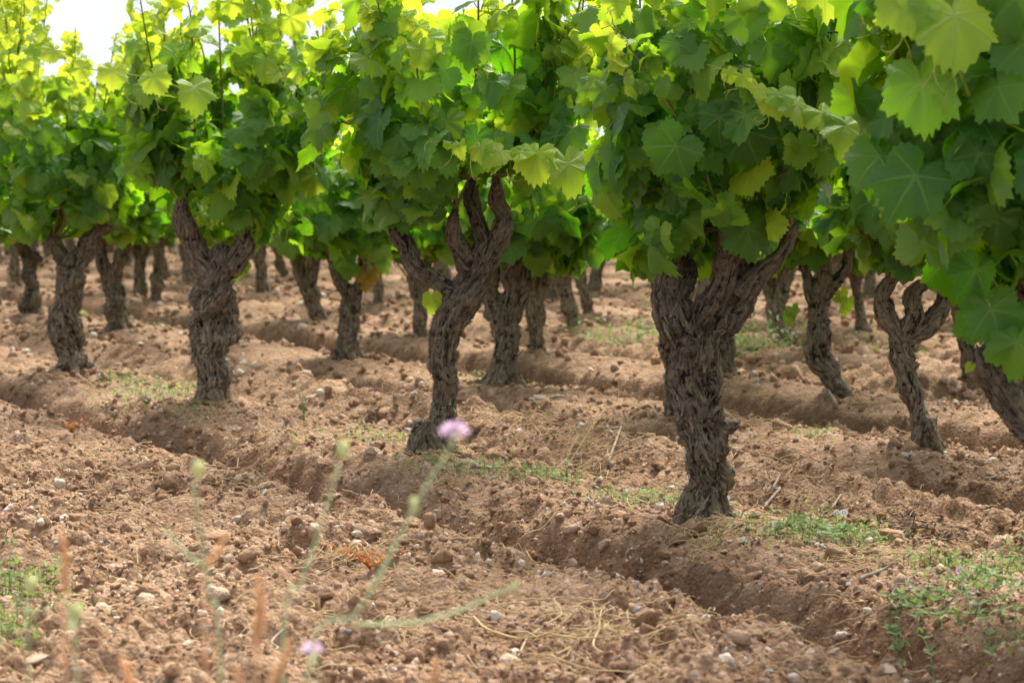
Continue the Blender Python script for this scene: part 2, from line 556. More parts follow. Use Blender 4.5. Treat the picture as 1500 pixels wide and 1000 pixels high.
# ------------------------------------------------------------------ trunks
def trunk_mesh(name, branches, voxel, seed, fine=1.0, strips=0):
    """branches: list of (n,4) arrays x,y,z,radius -> one continuous gnarled surface"""
    s = Soup()
    S, SR, ST, SN, SB, SL = [], [], [], [], [], []
    rs0 = np.random.default_rng(seed + 7)
    stubs = []
    for bi, br in enumerate(branches[:6]):
        C = catmull(br, .012)
        for _ in range(2 if bi == 0 else 1):
            c = C[rs0.integers(int(len(C) * .25), len(C))]
            a = rs0.uniform(0, 6.28); d = np.array([math.cos(a), math.sin(a), rs0.uniform(-.2, .7)])
            if len(C) < 6: continue
            stubs.append(np.array([[*(c[:3] + d * c[3] * .5), c[3] * .42], [*(c[:3] + d * c[3] * 1.05), c[3] * .33], [*(c[:3] + d * c[3] * rs0.uniform(1.1, 1.3)), c[3] * .26]]))
    for bi, br in enumerate(list(branches) + stubs):
        C = catmull(br, .012)
        P, R = C[:, :3], np.maximum(C[:, 3], .004)
        L = np.concatenate([[0], np.cumsum(np.linalg.norm(np.diff(P, axis=0), axis=1))])
        k = np.stack([L * 14 + bi * 7.3, np.full(len(L), seed * 1.7), np.zeros(len(L))], 1)
        R = R * (1 + .17 * noise3(k, seed))
        P = P + .18 * R[:, None] * np.stack([noise3(k + 3, seed), noise3(k + 9, seed), np.zeros(len(L))], 1)
        # rounded tip
        v, t, q = tube(P, R, 14)
        s.add(v, t, q)
        tip = bmesh.new()
        bmesh.ops.create_icosphere(tip, subdivisions=2, radius=1)
        tv = np.array([w.co[:] for w in tip.verts]); tf = np.array([[w.index for w in f.verts] for f in tip.faces])
        tip.free()
        s.add(tv * R[-1] + P[-1], tf)
        T, N, B = frames(P)
        S.append(P); SR.append(R); ST.append(T); SN.append(N); SB.append(B); SL.append(L + bi * 3.1)
    me = s.mesh('tmp', None)
    o = link('tmp', me)
    rm = o.modifiers.new('r', 'REMESH'); rm.mode = 'VOXEL'; rm.voxel_size = voxel; rm.use_smooth_shade = True
    sm = o.modifiers.new('s', 'SMOOTH'); sm.iterations = 3; sm.factor = .5
    dg = bpy.context.evaluated_depsgraph_get()
    ev = bpy.data.meshes.new_from_object(o.evaluated_get(dg))
    bpy.data.objects.remove(o); bpy.data.meshes.remove(me)
    n = len(ev.vertices)
    V = np.empty(n * 3, np.float32); ev.vertices.foreach_get('co', V); V = V.reshape(-1, 3).astype(float)
    Nn = np.empty(n * 3, np.float32); ev.vertices.foreach_get('normal', Nn); Nn = Nn.reshape(-1, 3).astype(float)
    S, SR, ST, SN, SB, SL = map(np.concatenate, (S, SR, ST, SN, SB, SL))
    idx = np.empty(n, int)
    for a in range(0, n, 4000):
        D = np.linalg.norm(V[a:a + 4000, None] - S[None], axis=2) / (SR[None] + .01)
        idx[a:a + 4000] = D.argmin(1)
    rel = V - S[idx]
    x, y = (rel * SN[idx]).sum(1), (rel * SB[idx]).sum(1)
    t = SL[idx] + (rel * ST[idx]).sum(1)
    R = SR[idx]
    tw = (.25, -.45, .6)[seed % 3]
    ph = np.arctan2(y, x) + t * 5.5 * tw + .9 * noise3(np.stack([t * 7, R * 10, np.full(n, seed)], 1), seed + 3)
    bk = np.stack([np.cos(ph) * R / .06, np.sin(ph) * R / .06, t * 8], 1)
    # long twisted strands, cross cracks, lumps and hollows
    str1 = 1 - np.abs(noise3(bk * [3.0, 3.0, 1.2] + seed, seed)) * 2
    str2 = 1 - np.abs(noise3(bk * [9, 9, 4] + seed, seed + 1)) * 2
    str3 = 1 - np.abs(noise3(bk * [17, 17, 9] + seed, seed + 8)) * 2
    fl = noise3(bk * [5, 5, 7], seed + 2) + .8 * noise3(bk * [11, 11, 9], seed + 6)
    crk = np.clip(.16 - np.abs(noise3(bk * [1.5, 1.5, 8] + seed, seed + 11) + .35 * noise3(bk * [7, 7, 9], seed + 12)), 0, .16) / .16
    lump = noise3(V * 17 + seed, seed + 4)
    hol = np.clip(noise3(V * 26 + seed * 2, seed + 5) - .35, 0, 1)
    rr = np.clip(R / .06, .25, 1.15)
    d = rr * fine * (.0026 * str1 + .0032 * str2 + .0032 * str3 + .0056 * fl + .0155 * lump - .026 * hol - .0045 * crk - .002)
    V = V + Nn * d[:, None]
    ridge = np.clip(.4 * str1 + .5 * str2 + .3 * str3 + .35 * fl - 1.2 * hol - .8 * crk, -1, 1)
    old = np.clip(1.15 - V[:, 2] / .55, 0, 1)
    ev.vertices.foreach_set('co', V.astype(np.float32).ravel())
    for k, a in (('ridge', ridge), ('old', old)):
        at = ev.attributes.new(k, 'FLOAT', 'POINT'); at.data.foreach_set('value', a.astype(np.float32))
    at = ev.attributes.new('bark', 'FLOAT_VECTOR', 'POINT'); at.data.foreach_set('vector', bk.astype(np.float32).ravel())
    ev.name = name
    if strips:
        rg = np.random.default_rng(seed + 90)
        pick = rg.integers(0, n, strips)
        sp_ = Soup()
        T = unit(ST[idx[pick]] + rg.normal(0, .30, (strips, 3)))
        W = unit(np.cross(T, Nn[pick])); O_ = unit(np.cross(W, T)); O_ *= np.sign((O_ * Nn[pick]).sum(1, keepdims=True))
        L = rg.uniform(.012, .05, strips)[:, None] * np.clip(R[pick] / .05, .4, 1)[:, None]; w_ = rg.uniform(.0012, .0042, strips)[:, None]
        lift = rg.uniform(.0008, .007, strips)[:, None] * np.clip(R[pick] / .05, .4, 1)[:, None]
        rows = []
        for f_ in (0, .35, .7, 1):
            c_ = V[pick] + T * L * (f_ - .4) + O_ * (lift * f_ ** 1.6 + .0006) + W * (f_ ** 2 * L * .12)
            ww_ = w_ * (1 - .7 * f_)
            rows += [c_ - W * ww_, c_ + W * ww_]
        SV = np.stack(rows, 1).reshape(-1, 3)
        base_ = (np.arange(strips) * 8)[:, None]
        SQ = np.concatenate([base_ + np.array([[2 * k_, 2 * k_ + 1, 2 * k_ + 3, 2 * k_ + 2]]) for k_ in range(3)])
        EV = np.concatenate([V, SV])
        np_ = len(ev.polygons)
        lt = np.empty(np_, np.int32); ev.polygons.foreach_get('loop_total', lt)
        li = np.empty(len(ev.loops), np.int32); ev.loops.foreach_get('vertex_index', li)
        st_ = np.concatenate([[0], np.cumsum(lt)[:-1]])
        fq = li[st_[lt == 4][:, None] + np.arange(4)]; ft = li[st_[lt == 3][:, None] + np.arange(3)]
        rs_ = np.repeat(np.clip(ridge[pick] * .4 + rg.uniform(-.5, .95, strips), -.7, 1), 8)
        bpy.data.meshes.remove(ev)
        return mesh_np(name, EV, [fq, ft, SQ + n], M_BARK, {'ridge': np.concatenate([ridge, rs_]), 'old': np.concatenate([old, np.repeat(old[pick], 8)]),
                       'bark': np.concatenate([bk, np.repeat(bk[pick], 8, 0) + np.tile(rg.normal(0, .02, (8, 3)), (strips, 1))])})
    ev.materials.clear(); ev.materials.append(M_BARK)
    ev.polygons.foreach_set('use_smooth', np.ones(len(ev.polygons), bool))
    ev.update()
    return ev

# ------------------------------------------------------------------ leaves
def leaf_template(seed, N, rings, tooth=.055):
    r = np.random.default_rng(seed)
    deg = np.array([0, 14, 28, 42, 54, 66, 82, 98, 112, 128, 146, 162, 172, 180])
    rad = np.array([.63, .575, .50, .53, .565, .51, .43, .445, .475, .43, .385, .33, .22, .10])
    rad = rad * (1 + r.normal(0, .03, len(rad)))
    lob = r.uniform(.6, 1.35)
    mean = np.interp(deg, [0, 60, 120, 170, 180], [.58, .53, .44, .30, .12])
    rad = mean + (rad - mean) * lob
    th = (np.arange(N) + .5) / N * 2 * math.pi - math.pi        # from the sinus round the tip
    R = np.interp(np.abs(np.degrees(th)), deg, rad)
    R *= 1 + .04 * np.sin(th * 3 + r.uniform(0, 6))
    V = [[0, 0, 0]]; 
    Vr = [0]
    for f in rings:
        q = R * f
        if f == 1: q = q * (1 + tooth * np.where(np.arange(N) % 2, 1, -1) * r.uniform(.6, 1.3, N))
        V += [[math.sin(t) * a, math.cos(t) * a, 0] for t, a in zip(th, q)]
    V = np.array(V)
    flat = V.copy()
    x, y = V[:, 0], V[:, 1]
    rr = np.hypot(x, y); an = np.arctan2(x, y)
    curl, fold, wav, tip = r.uniform(.12, .7), r.uniform(-.05, .42), r.uniform(.02, .09), r.uniform(.0, .8)
    z = -curl * rr ** 2 + fold * np.abs(x) + wav * np.sin(an * r.integers(3, 6) + r.uniform(0, 6)) * (rr / .5) ** 1.5
    z -= tip * np.maximum(y, 0) ** 2
    z += .030 * np.cos(an * 7.2) * (rr / .5)
    z += r.uniform(-.18, .18) * x
    V[:, 2] = z
    T = np.array([[0, 1 + (j + 1) % N, 1 + j] for j in range(N) if j != N - 1])
    T = np.vstack([T, [[0, 1, N]]])
    Q = []
    for k in range(len(rings) - 1):
        a, b = 1 + k * N, 1 + (k + 1) * N
        Q += [[a + j, a + (j + 1) % N, b + (j + 1) % N, b + j] for j in range(N - 1)]
    T = T[:-1]          # leave the sinus open
    T = T[:, [0, 2, 1]]
    Q = np.array(Q)[:, [0, 3, 2, 1]][:, ::-1][:, [1, 2, 3, 0]] if Q else np.zeros((0, 4), int)
    Q = Q[:, ::-1]
    return V, flat, T, Q
LOD = {
    'near': [leaf_template(s, 56, (.45, .78, 1)) for s in range(14)],
    'mid': [leaf_template(s, 32, (.55, 1)) for s in range(10)],
    'far': [leaf_template(s, 16, (1,), .05) for s in range(8)],
}
def leaves_mesh(name, P, Nrm, Tip, size, age, lod, rng):
    """P petiole joints, Nrm blade normals, Tip directions the tip points to"""
    tmpl = LOD[lod]
    n = len(P)
    Z = unit(Nrm)
    Yv = unit(Tip - Z * (Tip * Z).sum(1, keepdims=True))
    X = np.cross(Yv, Z)
    which = rng.integers(0, len(tmpl), n)
    flip = np.where(rng.random(n) < .5, -1.0, 1.0)
    rnd = rng.random(n)
    s = Soup()
    for w, (V, flat, T, Q) in enumerate(tmpl):
        I = np.where(which == w)[0]
        if not len(I): continue
        m, k = len(I), len(V)
        zs = rng.uniform(.5, 1.5, m)
        loc = (V[None, :, 0, None] * X[I][:, None] + V[None, :, 1, None] * Yv[I][:, None] + (V[None, :, 2, None] * zs[:, None, None]) * Z[I][:, None])
        W = P[I][:, None] + loc * size[I][:, None, None]
        off = (np.arange(m) * k)[:, None, None]
        TT = (T[None] + off).reshape(-1, 3)
        QQ = (Q[None] + off).reshape(-1, 4) if len(Q) else None
        lf = np.stack([np.broadcast_to(flat[None, :, 0], (m, k)), np.broadcast_to(flat[None, :, 1], (m, k)), np.broadcast_to(rnd[I][:, None], (m, k))], 2)
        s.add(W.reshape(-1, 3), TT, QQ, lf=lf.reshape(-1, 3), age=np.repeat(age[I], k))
    return s.mesh(name, M_LEAF)

def tendril_points(p, d, L, rng):
    """a thin shoot that forks off and ends in a curl"""
    n = 16
    t = np.linspace(0, 1, n)
    d = unit(np.asarray(d, float))
    side = unit(np.cross(d, rng.normal(0, 1, 3)))
    up = np.cross(d, side)
    bend = rng.uniform(1.2, 4.2) * t ** 2.2
    a = np.cumsum(np.stack([np.cos(bend), np.sin(bend)], 1), 0) * L / n
    P = p + a[:, :1] * d + a[:, 1:] * side + .1 * L * np.sin(t * 4)[:, None] * up
    P[:, 2] -= .25 * L * t ** 2
    return P

# ------------------------------------------------------------------ crowns
def crown(rng, starts, env, n_cane, n_fill, size=.125, gap=.041, backlit_tint=.5):
    """env: cx, cy, z0, z1, rx, ry in the vine's own space. Returns canes (point lists) and leaf data"""
    cx, cy, z0, z1, rx, ry = env
    canes, P, N, T, S, A, PT = [], [], [], [], [], [], []
    def put(p, out, sz, age, hang=.8):
        n = out * rng.uniform(.25, 1.1) + np.array([0, -.10, rng.uniform(.0, .9)]) + rng.normal(0, .5, 3)
        t = np.array([0, 0, -hang]) + out * rng.uniform(.1, .8) + rng.normal(0, .42, 3)
        if age >= 0 and rng.random() < .13: age = max(age, rng.uniform(.25, .8))
        P.append(p); N.append(n); T.append(t); S.append(sz); A.append(age)
    for c in range(n_cane):
        st = starts[c % len(starts)]
        a = 2 * math.pi * (c * .618 + rng.uniform(-.1, .1))
        rr = rng.uniform(.45, 1.05)
        top = z0 + (z1 - z0) * rng.uniform(.55, 1.10)
        end = np.array([cx + math.cos(a) * rx * rr, cy + math.sin(a) * ry * rr, top])
        mid = np.array([cx + math.cos(a) * rx * rr * .75, cy + math.sin(a) * ry * rr * .75, z0 + (top - z0) * .42])
        droop = rng.random() < .28
        ctrl = [st, st * .55 + mid * .45 + rng.normal(0, .04, 3), mid + rng.normal(0, .04, 3), end + rng.normal(0, .03, 3)]
        if droop: ctrl.append(end + np.array([math.cos(a) * .16, math.sin(a) * .16, -.07]))
        C = catmull(np.array(ctrl), .02)
        canes.append(C)
        L = np.concatenate([[0], np.cumsum(np.linalg.norm(np.diff(C, axis=0), axis=1))])
        pos = .06
        k = 0
        while pos < L[-1]:
            f = pos / L[-1]
            p = np.array([np.interp(pos, L, C[:, i]) for i in range(3)])
            tg = unit(C[min(len(C) - 1, int(f * len(C)) + 1)] - C[max(0, int(f * len(C)) - 1)])
            out = np.array([p[0] - cx, p[1] - cy, 0]) / max(rx, .1)
            q_ = p
            for rep in range(2 if rng.random() < .45 and (f < .6 or f > .8) else 1):
                sd_ = unit(np.cross(tg, rng.normal(0, 1, 3))) 
                dirn = unit(sd_ * 1.0 + unit(out + 1e-6) * .9 + np.array([0, 0, .25]))
                tipf = max(0, (f - .62) / .38)
                sz = size * rng.choice([rng.uniform(.5, .85), rng.uniform(.85, 1.3)]) * (1 - .58 * tipf ** 1.6)
                pl = sz * rng.uniform(.45, .85)
                hh = (q_[2] - z0) / (z1 - z0)
                age = np.clip(.04 + .9 * tipf + 1.7 * backlit_tint * max(0, hh - .38) + rng.normal(0, .16), 0, 1)  # yellower at cane tips as young growth, towards the crown top as painted backlight
                q = p + dirn * pl
                put(q, unit(out + .001) * min(1, np.linalg.norm(out) + .3), sz, age)
                PT.append((p, q))
            pos += gap * rng.uniform(.8, 1.25) * (1 - .5 * f)
            k += 1
    for i in range(n_fill):
        for _ in range(20):
            h = rng.random() ** 1.25 * .70
            prof = (.55 + .45 * min(1, h / .22)) * (1 - .32 * max(0, (h - .6) / .4))
            a = rng.uniform(0, 2 * math.pi)
            rr = math.sqrt(rng.uniform(.25, 1.0))
            p = np.array([cx + math.cos(a) * rx * rr * prof, cy + math.sin(a) * ry * rr * prof, z0 + (z1 - z0) * h * .9])
            if noise3((p * 5.5 + rx * 50)[None], 5)[0] > .02: break
        out = np.array([math.cos(a), math.sin(a), 0]) * (.3 + .7 * rr)
        age = np.clip(rng.normal(.05, .12) + 1.7 * backlit_tint * max(0, h - .38), 0, 1)  # backlight painted into the leaf colour, stronger higher in the crown
        if h < .08 and rng.random() < .03: age = -rng.uniform(.2, 1)
        put(p, out, size * rng.choice([rng.uniform(.5, .85), rng.uniform(.85, 1.3)]) * (1 - .25 * max(0, h - .6)), age, 1.0)
    return canes, PT, [np.array(v) for v in (P, N, T, S, A)]

def dress(vine, rng, starts, env, n_cane, n_fill, lod, size=.125, petioles=True, boxes=(), backlit_tint=.5):
    canes, PT, (P, N, T, S, A) = crown(rng, starts, env, n_cane, n_fill, size, backlit_tint=backlit_tint)
    # keep the bare arms bare: no leaf starts in these openings of the crown
    keep = P[:, 2] - S * .55 > env[2] - .07
    for (x0, x1, z0, z1) in boxes:
        keep &= ~((P[:, 0] > x0) & (P[:, 0] < x1) & (P[:, 2] - S * .35 > z0) & (P[:, 2] - S * .35 < z1) & (P[:, 1] < .12))
    PT = [pq for pq, k in zip(PT, keep[:len(PT)]) if k]
    P, N, T, S, A = P[keep], N[keep], T[keep], S[keep], A[keep]
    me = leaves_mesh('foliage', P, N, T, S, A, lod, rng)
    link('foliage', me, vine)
    parts = []
    for C in canes:
        v, t, q = tube(C[::2] if lod != 'near' else C, np.linspace(.0055, .0018, len(C[::2] if lod != 'near' else C)), 6 if lod == 'near' else 4)
        parts.append((v, t, q))
    if lod == 'far':
        s = Soup()
        for p in parts: s.add(*p)
        link('canes', s.mesh('canes', M_CANE), vine)
    else:
        for p in parts:
            s = Soup(); s.add(*p)
            link('cane', s.mesh('cane', M_CANE), vine)
        if petioles:
            s = Soup()
            for p, q in PT:
                m = (p + q) / 2 + np.array([0, 0, .012])
                s.add(*tube(np.array([p, m, q]), .0014, 3))
            link('petioles', s.mesh('petioles', M_TEND), vine)

def young_shoot(vine, pts, leaves, tendrils, rng, thick=.0032):
    """pts: local path from base to tip; leaves: (point, size, age, normal, tipdir); tendrils: (point, dir, length)"""
    C = catmull(np.array(pts), .015)
    s = Soup(); s.add(*tube(C, np.linspace(thick, .0009, len(C)), 6))
    sh = link('young_shoot', s.mesh('young_shoot', M_TEND), vine)
    P, N, T, S, A = [np.array([l[k] for l in leaves], float) for k in (0, 3, 4, 1, 2)]
    link('shoot_leaves', leaves_mesh('shoot_leaves', P, N, T, S, A, 'near', rng), sh)
    for p, d, L in tendrils:
        s = Soup()
        a = tendril_points(np.array(p), d, L, rng)
        s.add(*tube(a, np.linspace(.0016, .0007, len(a)), 5))
        b = tendril_points(a[5], np.asarray(d) + rng.normal(0, .6, 3), L * .6, rng)
        s.add(*tube(b, np.linspace(.0013, .0006, len(b)), 5))
        link('tendril', s.mesh('tendril', M_TEND), sh)

VINE_GROUP = 'old gnarled vines planted in rows'
PLACED = []
def vine(base, arms, label, seed, crown_px=None, lod='mid', voxel=.005, n_cane=14, n_fill=260, size=.125, fine=1.0, depth_spread=.42, clear=(), backlit_tint=.55):
    """base: pixel of the foot; arms: (depth shift at the tip, [(px, py, radius px)...]); all turned into real size at the foot's distance.
    crown_px: left, right, bottom, top of the leaf mass"""
    g = on_ground(*base)
    Y0 = g[1]
    z0 = gz(g[0], g[1])
    sc = F / Y0
    root = link('grape_vine', None)
    root.location = (g[0], Y0, 0)
    tag(root, label, 'vine', VINE_GROUP)
    PLACED.append((g[0], g[1]))
    rng = np.random.default_rng(seed)
    br, ends = [], []
    for ai, (dy, pts) in enumerate(arms):
        n = len(pts)
        B = []
        for i, (px, py, r) in enumerate(pts):
            w = at_depth(px, py, Y0) - np.array([g[0], Y0, 0])
            w[1] += dy * (i / max(1, n - 1)) ** 1.3
            B.append([w[0], w[1], w[2], r / sc * (.84 if ai == 0 else .84)])
        B = np.array(B)
        if ai == 0:
            foot = B[0].copy(); foot[2] = min(z0, 0) - .09; foot[3] *= 1.05
            B[0][2] = max(B[0][2], z0 + .012)
            B = np.vstack([foot, B])
            if voxel < .0058:
                # root collar spreading into the soil
                for k in range(5):
                    a = k * 1.257 + rng.uniform(-.4, .4); R0 = B[1][3]
                    d = np.array([math.cos(a), math.sin(a), 0]); e = R0 * rng.uniform(1.45, 2.1)
                    br.append(np.array([[*(B[1][:3] + d * R0 * .35 + [0, 0, .075]), R0 * .50], [*(B[1][:3] + d * R0 * .85 + [0, 0, .022]), R0 * .40], [*(B[1][:3] + d * e + [0, 0, -.035]), R0 * .22]]))
        else:
            
            if B[-1][2] > .5: ends.append(B[-1][:3])
        br.insert(0, B) if ai == 0 else br.append(B)
    if not ends: ends = [br[0][-1][:3]]
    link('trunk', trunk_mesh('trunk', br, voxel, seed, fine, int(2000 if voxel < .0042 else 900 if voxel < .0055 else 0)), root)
    if crown_px is None:
        xs = np.mean([e[0] for e in ends])
        env = (xs, 0, .58, 1.36, .44, .44)
    else:
        l, r, b, t = crown_px
        a = at_depth(l, b, Y0)[0] - g[0]; c = at_depth(r, b, Y0)[0] - g[0]
        env = ((a + c) / 2, 0, at_depth(l, b, Y0)[2], at_depth(l, t, Y0)[2], (c - a) / 2, depth_spread)
    boxes = []
    for (x0, y0, x1, y1) in clear:
        a, b = at_depth(x0, y1, Y0) - np.array([g[0], Y0, 0]), at_depth(x1, y0, Y0) - np.array([g[0], Y0, 0])
        boxes.append((a[0], b[0], a[2], b[2]))
    dress(root, rng, [np.array(e) for e in ends], env, n_cane, n_fill, lod, size, boxes=boxes, backlit_tint=backlit_tint)
    return root, g, rng
def local(root, px, py, dY=0):
    o = np.array(root.location)
    return at_depth(px, py, o[1] + dY) - o

# --- the front row -------------------------------------------------------
vD, gD, rD = vine((1030, 768), [
    (0, [(1030, 770, 42), (1034, 745, 39), (1038, 700, 37), (1036, 650, 38), (1030, 605, 40), (1020, 555, 42), (1014, 515, 44), (1012, 485, 42)]),
    (.02, [(1008, 520, 32), (988, 465, 31), (982, 425, 26), (984, 390, 21), (995, 365, 15), (990, 340, 11)]),
    (.05, [(1000, 430, 10), (1015, 405, 13), (1010, 385, 12)]),
    (-.05, [(1018, 500, 28), (1042, 448, 25), (1058, 405, 22), (1062, 368, 19), (1058, 335, 14)]),
    (.06, [(1030, 500, 26), (1062, 465, 26), (1088, 430, 24), (1092, 390, 20), (1084, 350, 17), (1080, 325, 12)]),
    (-.02, [(1085, 435, 20), (1110, 405, 17), (1135, 382, 14), (1152, 358, 12), (1160, 335, 9)]),
    (.10, [(1008, 600, 26), (1000, 575, 24), (1002, 545, 18)]),
    (-.055, [(1018, 645, 14), (1036, 624, 16), (1048, 602, 12)]),
], 'thick twisted front vine with a burl on its trunk and a lime green shoot', 11, (868, 1255, 368, -170), 'near', .003, 24, 300, .108, clear=[(960, 368, 1165, 480)], backlit_tint=.4)
vC, gC, rC = vine((632, 668), [
    (0, [(627, 670, 31), (635, 646, 27), (648, 610, 23), (652, 570, 23), (648, 525, 26), (656, 482, 28), (676, 448, 29), (694, 418, 28), (708, 390, 25), (713, 368, 21)]),
    (.03, [(676, 440, 20), (652, 420, 17), (624, 401, 17), (603, 380, 17), (591, 352, 18), (576, 328, 15), (572, 305, 10)]),
    (-.03, [(714, 375, 18), (731, 345, 17), (737, 318, 14), (727, 297, 13), (726, 278, 11), (727, 262, 8)]),
    (.03, [(716, 362, 16), (705, 338, 14), (695, 310, 13), (690, 285, 12), (696, 262, 8)]),
    (-.05, [(694, 402, 19), (681, 372, 18), (667, 350, 15), (664, 328, 11), (668, 305, 7)]),
], 'slender leaning vine in the middle whose bent arms show bare below the leaves', 12, (455, 872, 312, -110), 'near', .0033, 23, 290, .106, clear=[(655, 255, 765, 420), (560, 330, 660, 470)], backlit_tint=.6)
vB, gB, rB = vine((310, 597), [
    (0, [(310, 600, 30), (309, 575, 27), (306, 535, 28), (302, 500, 31), (301, 470, 32), (311, 436, 29), (318, 402, 28), (321, 384, 25)]),
    (-.02, [(312, 405, 24), (292, 372, 22), (274, 338, 18), (268, 305, 15), (272, 280, 10)]),
    (.03, [(328, 402, 21), (349, 379, 20), (359, 357, 14), (353, 335, 9)]),
    (-.09, [(282, 478, 12), (292, 464, 15), (314, 448, 15), (334, 422, 12)]),
    (.07, [(335, 500, 14), (334, 478, 14), (328, 450, 12)]),
], 'stout vine left of centre with a swollen knot round its trunk', 13, (185, 505, 345, -60), 'near', .0036, 21, 260, .104, clear=[(250, 290, 325, 420)], backlit_tint=.75)
vA, gA, rA = vine((107, 551), [
    (0, [(108, 552, 27), (109, 520, 24), (100, 482, 26), (96, 460, 26), (101, 430, 25), (108, 402, 24), (112, 380, 21)]),
    (.02, [(104, 392, 17), (86, 372, 14), (76, 352, 11)]),
    (-.02, [(114, 388, 19), (128, 358, 17), (142, 340, 14), (161, 331, 11), (161, 308, 8)]),
], 'bulging vine at the left of the front row, forking into a bent right arm', 14, (-20, 215, 330, 15), 'near', .004, 20, 260, .104, clear=[(60, 325, 175, 400)], backlit_tint=.9)
vE, gE, rE = vine((1690, 905), [
    (0, [(1690, 905, 50), (1650, 800, 44), (1590, 700, 41), (1530, 628, 40), (1480, 572, 37), (1448, 530, 30)]),
    (.05, [(1475, 565, 30), (1470, 500, 26), (1490, 440, 22), (1500, 390, 16)]),
    (.0, [(1530, 625, 32), (1590, 560, 28), (1640, 500, 22), (1650, 420, 16)]),
    (.0, [(1640, 760, 32), (1720, 640, 28), (1760, 520, 20), (1770, 420, 14)]),
], 'leaning vine cut by the right edge of the picture under large dark leaves', 15, (1225, 1900, 400, -330), 'near', .0045, 28, 340, .122, depth_spread=.40, backlit_tint=.4)
vA0, _, _ = vine((-48, 520), [
    (0, [(-48, 520, 24), (-50, 480, 21), (-45, 440, 20), (-48, 400, 20)]),
    (0, [(-50, 405, 15), (-70, 370, 12), (-72, 335, 8)]),
    (0, [(-46, 405, 15), (-25, 370, 12), (-15, 335, 8)]),
], 'vine just outside the left edge whose leaves hang into the picture', 16, (-170, 60, 345, 5), 'mid', .006, 18, 280)

# --- the second row ------------------------------------------------------
vF, gF, rF = vine((1352, 658), [
    (0, [(1356, 660, 23), (1350, 622, 20), (1336, 572, 20), (1323, 525, 20), (1313, 492, 20)]),
    (.0, [(1313, 496, 17), (1296, 458, 16), (1292, 430, 14), (1308, 405, 13), (1311, 380, 12), (1304, 350, 9)]),
    (-.03, [(1320, 498, 16), (1335, 462, 17), (1338, 432, 16), (1350, 416, 14), (1374, 411, 13), (1386, 394, 10)]),
    (.04, [(1330, 498, 14), (1360, 480, 16), (1380, 450, 14), (1386, 418, 12), (1384, 395, 9)]),
], 'leaning vine at the right with three arms knotted like a clenched fist', 21, (1245, 1480, 378, 60), 'mid', .0045, 15, 330)
vH, _, _ = vine((735, 565), [
    (0, [(734, 567, 28), (738, 535, 24), (741, 495, 24), (736, 462, 24)]),
    (.05, [(736, 470, 17), (717, 430, 16), (722, 400, 13), (715, 375, 9)]),
    (-.03, [(742, 460, 15), (750, 425, 13), (745, 400, 13), (762, 380, 12)]),
    (.02, [(750, 470, 14), (768, 420, 13), (770, 385, 12), (782, 355, 10)]),
], 'dark stocky vine just right of the slender middle vine, its two trunks joined below', 22, (675, 880, 385, 185), 'mid', .005, 15, 300)
vI, _, rI = vine((508, 528), [
    (0, [(507, 530, 20), (509, 492, 18), (511, 462, 18), (513, 432, 18)]),
    (.0, [(510, 435, 12), (494, 402, 11), (483, 372, 9), (476, 350, 7)]),
    (-.02, [(518, 440, 12), (530, 402, 9), (531, 375, 7)]),
], 'short vine left of the slender middle one, with drying brown leaves', 23, (405, 590, 362, 175), 'mid', .005, 14, 280)
vK, _, _ = vine((174, 482), [
    (0, [(174, 484, 18), (168, 442, 16), (161, 402, 15)]),
    (.0, [(160, 405, 12), (150, 372, 10), (149, 345, 7)]),
    (.0, [(166, 405, 12), (180, 368, 10), (185, 345, 8)]),
], 'forked vine standing behind and right of the bulging left vine', 24, (80, 260, 345, 170), 'mid', .005, 13, 280)
vU, _, _ = vine((988, 610), [
    (0, [(990, 612, 23), (987, 575, 20), (985, 530, 20), (985, 480, 19)]),
    (.0, [(985, 470, 14), (968, 425, 12), (955, 395, 9)]),
    (.0, [(988, 470, 14), (1010, 425, 12), (1015, 390, 9)]),
], 'vine hidden almost wholly behind the thick trunk of the front vine with a burl', 25, (890, 1110, 385, 170), 'mid', .006, 12, 240)
vT, _, _ = vine((334, 504), [
    (0, [(334, 506, 18), (335, 470, 16), (330, 430, 15)]),
    (.0, [(330, 430, 12), (322, 390, 9)]),
], 'vine peeping out behind the right side of the knotted trunk', 26, (260, 420, 355, 150), 'mid', .006, 12, 240)

